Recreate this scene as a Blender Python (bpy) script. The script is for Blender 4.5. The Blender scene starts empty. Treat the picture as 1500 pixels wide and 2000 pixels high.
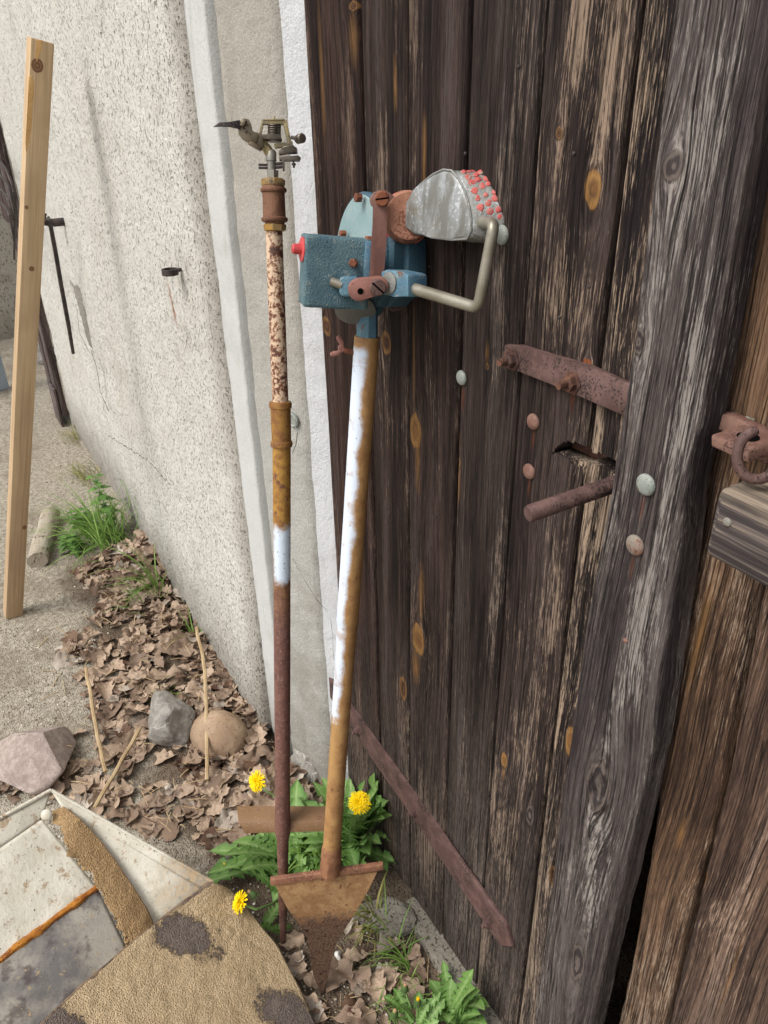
import bpy, bmesh, math, random
import numpy as np
from mathutils import Vector, Matrix, noise as mn
R = math.radians
random.seed(7)
SC = bpy.context.scene
COL = SC.collection

# ------------------------------------------------------------------ camera
CAM = Vector((0.0, -0.55, 1.5))
F, CX, CY = 1501.0, 750.0, 1000.0
nad = Vector((805 - CX, 3680 - CY, F)).normalized()
vx = -275 - CX
vy = -(vx * nad.x + F * nad.z) / nad.y
AX = -Vector((vx, vy, F)).normalized()
AZ = -nad
AY = AZ.cross(AX)
MR = Matrix((AX, AY, AZ))                       # camera axes (x right, y down, z forward) -> world
cam_d = bpy.data.cameras.new('Camera'); cam = bpy.data.objects.new('Camera', cam_d); COL.objects.link(cam)
cam_d.sensor_fit = 'VERTICAL'; cam_d.sensor_height = 36; cam_d.lens = 36 * F / 2000
cam_d.clip_start = 0.02; cam_d.clip_end = 500
m3 = MR @ Matrix(((1, 0, 0), (0, -1, 0), (0, 0, -1)))
cam.matrix_world = Matrix.Translation(CAM) @ m3.to_4x4()
SC.camera = cam

# ------------------------------------------------------------------ light
SUN_EL, SUN_AZ = R(54), R(184)                  # azimuth, clockwise from +Y
w = bpy.data.worlds.new('World'); SC.world = w; w.use_nodes = True
nt = w.node_tree; nt.nodes.clear()
sky = nt.nodes.new('ShaderNodeTexSky'); sky.sky_type = 'NISHITA'; sky.sun_disc = False
sky.sun_elevation = SUN_EL; sky.sun_rotation = SUN_AZ; sky.air_density = 1.0; sky.dust_density = 4.0; sky.ozone_density = 1.0
hs = nt.nodes.new('ShaderNodeHueSaturation'); hs.inputs['Saturation'].default_value = 0.28
bg = nt.nodes.new('ShaderNodeBackground'); bg.inputs['Strength'].default_value = 0.15
wo = nt.nodes.new('ShaderNodeOutputWorld')
nt.links.new(sky.outputs[0], hs.inputs['Color']); nt.links.new(hs.outputs[0], bg.inputs[0]); nt.links.new(bg.outputs[0], wo.inputs[0])
sd = bpy.data.lights.new('Sun', 'SUN'); sd.energy = 1.25; sd.angle = R(24); sd.color = (1.0, 0.965, 0.91)
so = bpy.data.objects.new('Sun', sd); COL.objects.link(so)
sdir = Vector((math.sin(SUN_AZ) * math.cos(SUN_EL), math.cos(SUN_AZ) * math.cos(SUN_EL), math.sin(SUN_EL)))
so.rotation_euler = sdir.to_track_quat('Z', 'Y').to_euler()
SC.view_settings.view_transform = 'Standard'; SC.view_settings.look = 'None'
SC.view_settings.exposure = 0.55; SC.view_settings.gamma = 1.0
SC.render.resolution_x = 768; SC.render.resolution_y = 1024

# ------------------------------------------------------------------ survey helpers: sight lines cut with real planes
def ray(u, v): return (MR @ Vector((u - CX, v - CY, F)))
def gnd(u, v, z=0.0):
    d = ray(u, v); return CAM + d * ((z - CAM.z) / d.z)
def ypl(u, v, y=0.0):
    d = ray(u, v); return CAM + d * ((y - CAM.y) / d.y)
def depth(p): return (MR.transposed() @ (Vector(p) - CAM)).z
class Frame:                                     # local frame of a leaning tool: r right, u along it, w towards the viewer's side
    def __init__(s, o, up, yaw=0.0):
        s.o = Vector(o); s.u = Vector(up).normalized()
        wv = CAM - s.o; wv = (wv - s.u * wv.dot(s.u)).normalized()
        s.w = Matrix.Rotation(yaw, 3, s.u) @ wv; s.r = s.u.cross(s.w)
        s.mpp = depth(o) / F
    def P(s, px, py, wd=0.0):
        d = ray(px, py); pl = s.o + s.w * wd
        return CAM + d * ((pl - CAM).dot(s.w) / d.dot(s.w))
    def M(s, c):
        m = Matrix((s.r, s.u, s.w)).transposed().to_4x4(); m.translation = Vector(c); return m

# ------------------------------------------------------------------ node helpers
class K:
    def __init__(s, g, sock): s.g = g; s.s = sock
    def _b(s, op, o, r=False):
        n = s.g.nt.nodes.new('ShaderNodeMath'); n.operation = op
        a, b = (o, s) if r else (s, o)
        for i, v in ((0, a), (1, b)):
            if isinstance(v, K): s.g.nt.links.new(v.s, n.inputs[i])
            else: n.inputs[i].default_value = float(v)
        return K(s.g, n.outputs[0])
    def __add__(s, o): return s._b('ADD', o)
    __radd__ = __add__
    def __sub__(s, o): return s._b('SUBTRACT', o)
    def __rsub__(s, o): return s._b('SUBTRACT', o, True)
    def __mul__(s, o): return s._b('MULTIPLY', o)
    __rmul__ = __mul__
    def __truediv__(s, o): return s._b('DIVIDE', o)
    def __neg__(s): return s._b('MULTIPLY', -1)
    def max(s, o): return s._b('MAXIMUM', o)
    def min(s, o): return s._b('MINIMUM', o)
    def pow(s, o): return s._b('POWER', o)
    def abs(s): return s._b('ABSOLUTE', 0)
    def sin(s): return s._b('SINE', 0)
    def exp(s): return s._b('POWER', s, True) if False else s.g._exp(s)
class G:
    def __init__(s, m): s.nt = m.node_tree; s.nt.nodes.clear(); s._p = None
    def _exp(s, k):
        n = s.nt.nodes.new('ShaderNodeMath'); n.operation = 'EXPONENT'; s.nt.links.new(k.s, n.inputs[0]); return K(s, n.outputs[0])
    def pos(s):
        if not s._p:
            n = s.nt.nodes.new('ShaderNodeNewGeometry'); s._p = K(s, n.outputs['Position'])
        return s._p
    def obj(s):
        n = s.nt.nodes.new('ShaderNodeTexCoord'); return K(s, n.outputs['Object'])
    def rnd(s):
        n = s.nt.nodes.new('ShaderNodeObjectInfo'); return K(s, n.outputs['Random'])
    def attr(s, name):
        n = s.nt.nodes.new('ShaderNodeAttribute'); n.attribute_name = name; return K(s, n.outputs['Fac'])
    def sep(s, v):
        n = s.nt.nodes.new('ShaderNodeSeparateXYZ'); s.nt.links.new(v.s, n.inputs[0]); return [K(s, o) for o in n.outputs]
    def comb(s, *a):
        n = s.nt.nodes.new('ShaderNodeCombineXYZ')
        for i, v in enumerate(a):
            if isinstance(v, K): s.nt.links.new(v.s, n.inputs[i])
            else: n.inputs[i].default_value = v
        return K(s, n.outputs[0])
    def dot(s, v, c):
        n = s.nt.nodes.new('ShaderNodeVectorMath'); n.operation = 'DOT_PRODUCT'; s.nt.links.new(v.s, n.inputs[0]); n.inputs[1].default_value = tuple(c)
        return K(s, n.outputs['Value'])
    def noise(s, v, scale, detail=2, rough=.5, dist=0):
        n = s.nt.nodes.new('ShaderNodeTexNoise'); s.nt.links.new(v.s, n.inputs['Vector'])
        n.inputs['Scale'].default_value = scale; n.inputs['Detail'].default_value = detail
        n.inputs['Roughness'].default_value = rough; n.inputs['Distortion'].default_value = dist
        return K(s, n.outputs[0])
    def vor(s, v, scale, feat='F1', rnd=1.0, out='Distance'):
        n = s.nt.nodes.new('ShaderNodeTexVoronoi'); n.feature = feat; s.nt.links.new(v.s, n.inputs['Vector'])
        n.inputs['Scale'].default_value = scale; n.inputs['Randomness'].default_value = rnd
        return K(s, n.outputs[out])
    def sm(s, x, a, b, lo=0., hi=1.):
        n = s.nt.nodes.new('ShaderNodeMapRange'); n.interpolation_type = 'SMOOTHSTEP' if a < b else 'LINEAR'
        s.nt.links.new(x.s, n.inputs[0])
        for i, v in zip((1, 2, 3, 4), (a, b, lo, hi)): n.inputs[i].default_value = v
        return K(s, n.outputs[0])
    def mix(s, f, a, b, mode='MIX'):
        n = s.nt.nodes.new('ShaderNodeMix'); n.data_type = 'RGBA'; n.blend_type = mode
        if isinstance(f, K): s.nt.links.new(f.s, n.inputs[0])
        else: n.inputs[0].default_value = f
        for i, v in ((6, a), (7, b)):
            if isinstance(v, K): s.nt.links.new(v.s, n.inputs[i])
            else: n.inputs[i].default_value = (*v[:3], 1)
        return K(s, n.outputs[2])
    def out(s, color, rough=.7, metal=0., h=None, hd=.002, spec=.4, sss=0, trans=0):
        b = s.nt.nodes.new('ShaderNodeBsdfPrincipled'); o = s.nt.nodes.new('ShaderNodeOutputMaterial')
        for nme, v in (('Base Color', color), ('Roughness', rough), ('Metallic', metal)):
            if isinstance(v, K): s.nt.links.new(v.s, b.inputs[nme])
            elif nme == 'Base Color': b.inputs[nme].default_value = (*v[:3], 1)
            else: b.inputs[nme].default_value = v
        b.inputs['Specular IOR Level'].default_value = spec
        if h is not None:
            bp = s.nt.nodes.new('ShaderNodeBump'); bp.inputs['Distance'].default_value = hd; bp.inputs['Strength'].default_value = 1
            s.nt.links.new(h.s, bp.inputs['Height']); s.nt.links.new(bp.outputs[0], b.inputs['Normal'])
        sh = b.outputs[0]
        if trans:
            t = s.nt.nodes.new('ShaderNodeBsdfTranslucent'); mx = s.nt.nodes.new('ShaderNodeMixShader'); mx.inputs[0].default_value = trans
            if isinstance(color, K): s.nt.links.new(color.s, t.inputs[0])
            else: t.inputs[0].default_value = (*color[:3], 1)
            s.nt.links.new(sh, mx.inputs[1]); s.nt.links.new(t.outputs[0], mx.inputs[2]); sh = mx.outputs[0]
        s.nt.links.new(sh, o.inputs[0])
def new_mat(name):
    m = bpy.data.materials.new(name); m.use_nodes = True; return m, G(m)
def srgb(r, g, b): return tuple(((c / 255) / 12.92 if c <= 10 else ((c / 255 + .055) / 1.055) ** 2.4) for c in (r, g, b))

# ------------------------------------------------------------------ mesh helpers
def wloc(p):
    v = Vector((0, 0, 0))
    while p is not None: v = v + p.location; p = p.parent
    return v
def link(name, me, mat, parent=None):
    o = bpy.data.objects.new(name, me); COL.objects.link(o)
    if mat: me.materials.append(mat)
    if parent is not None: o.parent = parent
    return o
def tag(o, label=None, cat=None, group=None, kind=None):
    if label: o['label'] = label
    if cat: o['category'] = cat
    if group: o['group'] = group
    if kind: o['kind'] = kind
    return o
def thing(name, label, cat, loc, group=None):
    o = bpy.data.objects.new(name, None); COL.objects.link(o); o.location = loc; o.empty_display_size = .05
    return tag(o, label, cat, group)
def from_np(name, V, Fc, mat, parent=None, smooth=True, attr=None):
    me = bpy.data.meshes.new(name); L = wloc(parent)
    V = np.asarray(V, float) - np.array(L)
    me.from_pydata(V.tolist(), [], [tuple(f) for f in Fc])
    if smooth: me.polygons.foreach_set('use_smooth', [True] * len(me.polygons))
    if attr is not None:
        a = me.attributes.new('rnd', 'FLOAT', 'POINT'); a.data.foreach_set('value', np.asarray(attr, dtype=np.float32))
    me.update(); return link(name, me, mat, parent)
class MB:
    def __init__(s): s.bm = bmesh.new()
    def _xf(s, vs, M): bmesh.ops.transform(s.bm, matrix=M, verts=vs)
    def box(s, M, size, bevel=0.0, seg=2):
        r = bmesh.ops.create_cube(s.bm, size=1.0); vs = r['verts']
        bmesh.ops.scale(s.bm, vec=Vector(size), verts=vs)
        if bevel:
            es = list({e for v in vs for e in v.link_edges})
            rb = bmesh.ops.bevel(s.bm, geom=es, offset=bevel, segments=seg, affect='EDGES', profile=.5)
            vs = list({v for f in rb['faces'] for v in f.verts} | {v for v in vs if v.is_valid})
        s._xf(vs, M); return s
    def tube(s, pts, rad, seg=16, cap=True, phase=0.0):
        pts = [Vector(p) for p in pts]; n = len(pts)
        rad = [rad] * n if not hasattr(rad, '__len__') else rad
        rings = []; nrm = None
        for i, p in enumerate(pts):
            t = (pts[min(i + 1, n - 1)] - pts[max(i - 1, 0)])
            t = t.normalized() if t.length > 1e-9 else Vector((0, 0, 1))
            if nrm is None: nrm = t.orthogonal().normalized()
            nrm = (nrm - t * nrm.dot(t)).normalized(); b = t.cross(nrm)
            rings.append([s.bm.verts.new(p + (nrm * math.cos(a) + b * math.sin(a)) * rad[i]) for a in [2 * math.pi * k / seg + phase for k in range(seg)]])
        for a, b in zip(rings, rings[1:]):
            for k in range(seg):
                s.bm.faces.new((a[k], a[(k + 1) % seg], b[(k + 1) % seg], b[k]))
        if cap:
            s.bm.faces.new(rings[0][::-1]); s.bm.faces.new(rings[-1])
        return s
    def lathe(s, p, axis, prof, seg=24, phase=0.0):   # prof: (distance along axis, radius)
        a = Vector(axis).normalized(); p = Vector(p)
        n = a.orthogonal().normalized(); b = a.cross(n); rings = []
        for d, r in prof:
            rings.append([s.bm.verts.new(p + a * d + (n * math.cos(t) + b * math.sin(t)) * max(r, 1e-5)) for t in [2 * math.pi * k / seg + phase for k in range(seg)]])
        for x, y in zip(rings, rings[1:]):
            for k in range(seg): s.bm.faces.new((x[k], x[(k + 1) % seg], y[(k + 1) % seg], y[k]))
        s.bm.faces.new(rings[0][::-1]); s.bm.faces.new(rings[-1]); return s
    def prism(s, pts, vec, bevel=0.0, seg=2):
        a = [s.bm.verts.new(Vector(p)) for p in pts]; v = Vector(vec)
        b = [s.bm.verts.new(Vector(p) + v) for p in pts]; n = len(a)
        fs = [s.bm.faces.new(a), s.bm.faces.new(b[::-1])]
        for k in range(n): fs.append(s.bm.faces.new((a[k], b[k], b[(k + 1) % n], a[(k + 1) % n])))
        if bevel:
            es = list({e for f in fs for e in f.edges})
            bmesh.ops.bevel(s.bm, geom=es, offset=bevel, segments=seg, affect='EDGES', profile=.5)
        return s
    def torus(s, c, axis, R1, r, seg=32, rs=10):
        a = Vector(axis).normalized(); n = a.orthogonal().normalized(); b = a.cross(n); c = Vector(c); g = []
        for i in range(seg):
            t = 2 * math.pi * i / seg; d = n * math.cos(t) + b * math.sin(t)
            g.append([s.bm.verts.new(c + d * (R1 + r * math.cos(q)) + a * r * math.sin(q)) for q in [2 * math.pi * k / rs for k in range(rs)]])
        for i in range(seg):
            x, y = g[i], g[(i + 1) % seg]
            for k in range(rs): s.bm.faces.new((x[k], x[(k + 1) % rs], y[(k + 1) % rs], y[k]))
        return s
    def dome(s, p, axis, r, h, seg=20):
        return s.lathe(p, axis, [(-.001, r)] + [(h * math.sin(t), r * math.cos(t)) for t in [k * math.pi / 2 / 6 for k in range(6)]] + [(h, 0.0004)], seg)
    def rough(s, amt, scale=60, seed=0):
        for v in s.bm.verts:
            q = v.co * scale + Vector((seed, 0, 0)); v.co += mn.noise_vector(q) * amt
        return s
    def build(s, name, mat, parent=None, ang=38):
        bmesh.ops.recalc_face_normals(s.bm, faces=s.bm.faces)
        L = wloc(parent)
        for v in s.bm.verts: v.co -= L
        for f in s.bm.faces: f.smooth = True
        for e in s.bm.edges:
            if len(e.link_faces) == 2 and e.calc_face_angle(0) > R(ang): e.smooth = False
        me = bpy.data.meshes.new(name); s.bm.to_mesh(me); s.bm.free(); return link(name, me, mat, parent)

# ------------------------------------------------------------------ materials
def wood_mat(name, dark, mid, pale, pale_amt=.5, knots=(), seed=0.0, x0=0, x1=.12, edge=.6, yel=srgb(150, 114, 68)):
    m, g = new_mat(name); p = g.pos(); x, y, z = g.sep(p)
    wob = g.noise(g.comb(x * .6, y, z), 3.2, 1) - .5
    xw = x + wob * .02 + seed
    kk = None; zone = None
    for (kx, kz, rx, rz, typ) in knots:
        dx = (x - kx) / rx; dz = (z - kz) / rz; nn = g.noise(g.comb(x * 3, 0, z), 34, 2) - .5
        d = (dx * dx + dz * dz).pow(.5) + nn * .75
        if typ == 'p':
            zz = g.sm((dx * dx + dz * dz).pow(.5) + nn * .8, 1.2, .2); zone = zz if zone is None else zone.max(zz); continue
        if typ not in 'sr':
            warp = (dx / ((dx * dx + dz * dz * .35) * .6 + 1.0)) * (rx * 1.0)
            xw = xw - warp
        msk = g.sm(d, 1.06, .84) if typ not in 'sr' else (g.sm(d, 1.15, .1) * .7)
        ring = g.sm((d * 10 + nn * 6).sin(), -.8, 1.1)
        if typ == 'y': c = g.mix(g.sm(d, .2, .75), g.mix(ring, srgb(92, 64, 40), srgb(122, 86, 50)), g.mix(ring, yel, srgb(134, 98, 56)))
        elif typ == 'b': c = g.mix(g.sm(d, .3, .9), g.mix(ring, srgb(58, 38, 28), srgb(82, 58, 42)), srgb(120, 88, 54))
        elif typ == 'd': c = g.mix(ring, srgb(48, 42, 42), srgb(98, 88, 82))
        elif typ == 'r': c = g.mix(nn + .5, srgb(84, 44, 30), srgb(112, 62, 40))
        elif typ == 'o': c = g.mix(ring, srgb(140, 76, 40), srgb(116, 64, 38))
        else: c = g.mix(.5, yel, srgb(132, 92, 52))
        if typ in 'ybd': c = g.mix(g.sm((d - 1.0).abs(), .16, .03) * .8, c, srgb(40, 28, 22))
        if kk is None: kk = [(msk, c)]
        else: kk.append((msk, c))
    v1 = g.comb(xw, y, z * .03)
    grain = g.noise(v1, 290, 5, .7)
    fine = g.noise(g.comb(xw, y, z * .02), 900, 3, .7)
    broad = g.noise(g.comb(xw, y, z * .05), 32, 3, .6)
    patch = g.noise(g.comb(x + seed, y, z * .22), 11, 4, .65)
    fleck = g.noise(g.comb(xw, y, z * .085), 640, 4, .74)
    edge_d = g.sm(((x - (x0 + x1) / 2).abs()) / ((x1 - x0) / 2), .70, 1.0)
    t = grain * .35 + broad * .45 + fleck * .2
    low = g.sm(z, .75, .1)
    dark = tuple(c * f_ for c, f_ in zip(dark, (.50, .49, .50))); mid = tuple(c * f_ for c, f_ in zip(mid, (.82, .80, .80))); pale = tuple(c * f_ for c, f_ in zip(pale, (1.06, 1.10, 1.16)))
    col = g.mix(g.sm(t, .40, .60), dark, mid)
    col = g.mix(g.sm(broad * .6 + fleck * .4, .52, .62) * .3, col, srgb(88, 84, 86))
    wz = (patch - .5) * 1.5 + (broad - .5) * .6 + edge_d * .16 * edge + low * .08 + pale_amt * .22 - .16
    if zone is not None: wz = wz + zone * .22
    pm = g.sm(fleck * .5 + fine * .2 + grain * .3 + wz * .42, .545, .635)
    col = g.mix(pm * (.45 + .45 * pale_amt), col, pale)
    col = g.mix(g.sm(fine * .5 + fleck * .5, .50, .40) * .55, col, g.mix(.55, col, (.008, .007, .007)))
    fl = g.noise(g.comb(xw, y, z * .012), 110, 3, .6)
    col = g.mix(low * g.sm(fleck, .35, .6) * .45, col, srgb(116, 108, 100))
    ln = g.sm(g.noise(g.comb(xw, y, z * .007), 520, 2, .6), .44, .36)
    col = g.mix(ln * .6 * g.sm(patch, .3, .55), col, (.02, .017, .016))
    crack = g.sm((fl - .5).abs(), .014, .0) * g.sm(patch, .4, .5)
    col = g.mix(crack * .8, col, (.01, .008, .008))
    h = grain * .45 + fine * .3 + fleck * .35 - crack * .9 - ln * .5
    if kk:
        for msk, c in kk:
            col = g.mix(msk * g.sm(fleck, .25, .55, .5, .95), col, c); h = h + msk * .2
    g.out(col, .8, 0, h, .0036, .16); return m

def rust_mat(name, a=(.085, .04, .03), b=(.16, .075, .045), c=(.05, .03, .028), rough=.75, metal=.15, bump=.0008, spots=None, scale=60):
    m, g = new_mat(name); p = g.pos()
    n1 = g.noise(p, scale, 4, .65); n2 = g.noise(p, scale * 6, 3, .6); n3 = g.noise(p, scale * .3, 2)
    col = g.mix(g.sm(n1, .4, .62), a, b); col = g.mix(g.sm(n2 + (n3 - .5), .56, .7), col, c)
    if spots: col = g.mix(g.sm(g.noise(p, scale * 1.4, 4, .7), .56, .66), col, spots)
    g.out(col, rough, metal, n1 * .5 + n2, bump, .35); return m
def paint_mat(name, base, var, chip, chip_amt=.6, scale=70, rough=.5, bump=.0006, metal=0, dust=None, rusty=0):
    m, g = new_mat(name); p = g.pos()
    n1 = g.noise(p, scale, 4, .65); n2 = g.noise(p, scale * 5, 3, .6); n3 = g.noise(p, scale * .25, 2)
    col = g.mix(g.sm(n3 + (n2 - .5) * .4, .35, .65), base, var)
    col = g.mix(g.sm(n1 * .6 + n2 * .4, chip_amt, chip_amt + .04), col, chip)
    if rusty:
        rm_ = g.sm(g.noise(p, scale * .55, 5, .7), rusty, rusty + .03); col = g.mix(rm_ * .9, col, g.mix(n2, srgb(84, 54, 42), srgb(136, 96, 72)))
    if dust: col = g.mix(g.sm(g.noise(p, scale * 9, 2, .6), .6, .75) * .7, col, dust)
    g.out(col, rough, metal, n2 + n1 * .6, bump, .45); return m

M = {}
M['rust'] = rust_mat('rust')
M['rust_purple'] = rust_mat('rust_purple', srgb(86, 64, 60), srgb(104, 80, 74), srgb(52, 40, 38), .7, .1, .0007)
M['rust_light'] = rust_mat('rust_light', srgb(128, 98, 86), srgb(112, 80, 70), srgb(84, 60, 54), .7, .1)
M['rust_bolt'] = rust_mat('rust_bolt', srgb(110, 66, 48), srgb(140, 84, 58), srgb(62, 42, 36), .7, .2)
M['dark_iron'] = rust_mat('dark_iron', srgb(58, 54, 54), srgb(82, 72, 68), srgb(40, 36, 36), .55, .4)
M['zinc'] = paint_mat('zinc', srgb(128, 136, 130), srgb(152, 156, 148), srgb(100, 92, 80), .57, 150, .6, .0009, .2)
M['zinc_rusty'] = paint_mat('zinc_rusty', srgb(132, 130, 120), srgb(140, 106, 90), srgb(104, 72, 58), .54, 150, .6, .0009, .15)
M['pink_rust'] = paint_mat('pink_rust', srgb(146, 100, 88), srgb(128, 86, 76), srgb(96, 62, 52), .58, 140, .65, .0004)
M['blue'] = paint_mat('blue', srgb(66, 98, 110), srgb(88, 120, 128), srgb(132, 140, 136), .57, 110, .55, .0034, 0, srgb(150, 158, 150), .66)
M['blue_dark'] = paint_mat('blue_dark', srgb(46, 76, 92), srgb(60, 92, 106), srgb(84, 92, 90), .58, 90, .55, .0012, 0, srgb(110, 118, 112), .64)
M['blue_light'] = paint_mat('blue_light', srgb(122, 148, 150), srgb(142, 162, 162), srgb(104, 118, 116), .62, 50, .5, .0006, 0, srgb(160, 168, 162), .68)
M['blue_mid'] = paint_mat('blue_mid', srgb(96, 134, 148), srgb(72, 108, 130), srgb(138, 138, 132), .56, 110, .55, .0012, 0, srgb(150, 156, 150), .62)
M['red'] = paint_mat('red', srgb(182, 62, 64), srgb(200, 84, 82), srgb(150, 60, 52), .68, 60, .4, .0001)
M['brass'] = paint_mat('brass', srgb(168, 128, 62), srgb(148, 132, 104), srgb(96, 84, 70), .55, 120, .45, .0005, .35)
M['brass_dull'] = paint_mat('brass_dull', srgb(140, 126, 100), srgb(118, 106, 88), srgb(62, 56, 50), .56, 200, .5, .0005, .45)
M['steel_dull'] = paint_mat('steel_dull', srgb(112, 104, 92), srgb(84, 76, 68), srgb(60, 46, 36), .6, 150, .42, .0002, .6)
M['horn'] = paint_mat('horn', srgb(112, 112, 107), srgb(134, 134, 130), srgb(90, 84, 74), .6, 45, .5, .0012, .25)
def streak_metal():
    m, g = new_mat('horn_smooth'); x, y, z = g.sep(g.pos())
    n = g.noise(g.comb(x, y, z * .25), 70, 4, .65); n2 = g.noise(g.pos(), 300, 3)
    col = g.mix(g.sm(n, .38, .62), srgb(108, 107, 100), srgb(142, 145, 145)); col = g.mix(g.sm(n2 + (n - .5) * .8, .6, .72), col, srgb(176, 178, 178))
    col = g.mix(g.sm(g.noise(g.pos(), 26, 2), .58, .72) * .5, col, srgb(120, 108, 84))
    g.out(col, .45, .25, n2, .0003, .5); return m
M['horn_smooth'] = streak_metal()
M['rod'] = paint_mat('rod', srgb(134, 128, 112), srgb(156, 150, 136), srgb(112, 98, 78), .62, 120, .36, .0003, .5)
M['orange_rust'] = rust_mat('orange_rust', srgb(150, 104, 82), srgb(170, 122, 98), srgb(120, 74, 58), .7, .05)
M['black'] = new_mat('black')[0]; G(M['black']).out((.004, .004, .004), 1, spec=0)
M['white_plaster'] = None
def plaster(name, c1, c2, dirt, pit, sc, bump, pits=True, stretch=1.0, big=None):
    m, g = new_mat(name); p = g.pos(); x, y, z = g.sep(p); q = g.comb(x, y, z * stretch)
    n1 = g.noise(q, sc, 3, .6); n2 = g.noise(q, sc * 3.2, 3, .65); n3 = g.noise(p, 2.2, 3, .6); n4 = g.noise(p, 14, 3, .6)
    col = g.mix(g.sm(n2, .35, .65), c1, c2)
    col = g.mix(g.sm(n3 * .6 + n4 * .4, .5, .68) * .55, col, dirt)
    h = n1 * .6 + n2 * .5
    if pits:
        v = g.vor(g.comb(x * 1.0, y, z * .62), sc * .95) ; sel = g.noise(p, sc * .5, 2, .6)
        pm = g.sm(v + (sel - .5) * .7, .24, .10)
        pm2 = g.sm(g.noise(g.comb(x * 1.1, y, z * .55), sc * 1.2, 4, .68), .585, .67)
        pmm = pm.max(pm2)
        col = g.mix(pmm * .62, col, pit); h = h - pmm * 1.1
    stk = g.noise(g.comb(x, y, z * .12), 16, 4, .65); col = g.mix(g.sm(stk + (n2 - .5) * .15, .53, .66) * .38, col, dirt)
    col = g.mix(g.sm(z + (n4 - .5) * .3 + (n1 - .5) * .1, .24, .0) * .5, col, srgb(112, 102, 88))
    bl2 = g.sm(g.noise(p, 30, 3, .6), .60, .68) * .35; col = g.mix(bl2, col, c2); h = h + bl2 * .4
    if big: col, h = big(g, p, x, z, col, h)
    g.out(col, .92, 0, h, bump, .15); return m
def big_rough(g, p, x, z, col, h):
    base = g.sm(z + (g.noise(p, 7, 3) - .5) * .35, .34, .02); col = g.mix(base * .45, col, srgb(120, 114, 104))
    edge = g.sm(x + (g.noise(p, 10, 3) - .5) * .1, -1.56, -1.44); col = g.mix(edge * .55, col, srgb(136, 126, 114))
    # rust run below the iron ring
    dx = (x + 1.745 - (1.08 - z) * .25 + (g.noise(p, 30, 2) - .5) * .02); rs = g.sm(dx.abs(), .016, .002) * g.sm((z - 1.07).abs(), .06, .02)
    col = g.mix(rs * .7, col, srgb(160, 96, 56)); return col, h
M['plaster_rough'] = plaster('plaster_rough', srgb(200, 198, 190), srgb(218, 215, 207), srgb(188, 183, 172), srgb(124, 116, 106), 135, .0065, True, .75, big_rough)
def big_reveal(g, p, x, z, col, h):
    gr = g.sm(z + (g.noise(p, 5, 3) - .5) * .5, .8, 1.5); return g.mix(gr * .35, col, srgb(150, 138, 120)), h
M['plaster_smooth'] = plaster('plaster_smooth', srgb(182, 183, 180), srgb(198, 199, 196), srgb(150, 146, 136), srgb(120, 114, 104), 150, .0022, False, .8)
M['plaster_grey'] = plaster('plaster_grey', srgb(158, 156, 149), srgb(182, 180, 174), srgb(134, 129, 120), srgb(104, 98, 90), 170, .0034, False, .6, big_reveal)
M['whitewash'] = plaster('whitewash', srgb(200, 202, 204), srgb(212, 213, 214), srgb(192, 192, 190), srgb(150, 150, 150), 120, .0028, False, .8)
M['concrete'] = plaster('concrete', srgb(132, 128, 118), srgb(156, 152, 142), srgb(104, 98, 88), srgb(74, 68, 60), 130, .004, True, 1)
M['crack'] = new_mat('crack')[0]; G(M['crack']).out(srgb(70, 62, 54), .95, spec=.1)  # wall cracks are flat dark ribbons; groove shadow is put into this colour

# ------------------------------------------------------------------ setting: ground
def in_poly(x, y, poly):
    c = False; j = len(poly) - 1
    for i in range(len(poly)):
        xi, yi = poly[i]; xj, yj = poly[j]
        if (yi > y) != (yj > y) and x < (xj - xi) * (y - yi) / (yj - yi) + xi: c = not c
        j = i
    return c
PILE_PX = [(235, 1075), (290, 1060), (345, 1140), (420, 1260), (545, 1470), (640, 1560), (640, 1600), (520, 1620), (450, 1690), (330, 1640), (220, 1600), (120, 1560), (60, 1560), (0, 1560), (0, 1500), (150, 1470), (190, 1400), (150, 1330), (110, 1270), (200, 1200), (150, 1120)]
PILE = [tuple(gnd(*q))[:2] for q in PILE_PX]
def pile_h(x, y):
    if not in_poly(x, y, PILE): return 0.0
    d = max(0, min(1, (y + .42) / .34)); return .035 * d * (0.6 + .6 * mn.noise(Vector((x * 6, y * 6, 0))))
def grid_axis(lo, hi, c0, c1, step, far):
    a = list(np.arange(c0, c1, step)); s = step; v = c0
    L = []
    while v > lo: s *= far; v -= s; L.append(v)
    s = step; v = a[-1]; Rr = []
    while v < hi: s *= far; v += s; Rr.append(v)
    return L[::-1] + a + Rr
def ground_z(x, y):
    z = .006 * mn.noise(Vector((x * 3, y * 3, 1))) + .0035 * mn.noise(Vector((x * 17, y * 17, 4)))
    return z + max(0, pile_h(x, y) * .8)
xs = grid_axis(-40, 40, -3.6, -.3, .016, 1.18); ys = grid_axis(-40, 8, -1.0, .05, .016, 1.18)
V = [(x, y, ground_z(x, y)) for y in ys for x in xs]; nx = len(xs)
Fc = [(j * nx + i, j * nx + i + 1, (j + 1) * nx + i + 1, (j + 1) * nx + i) for j in range(len(ys) - 1) for i in range(nx - 1)]
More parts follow.
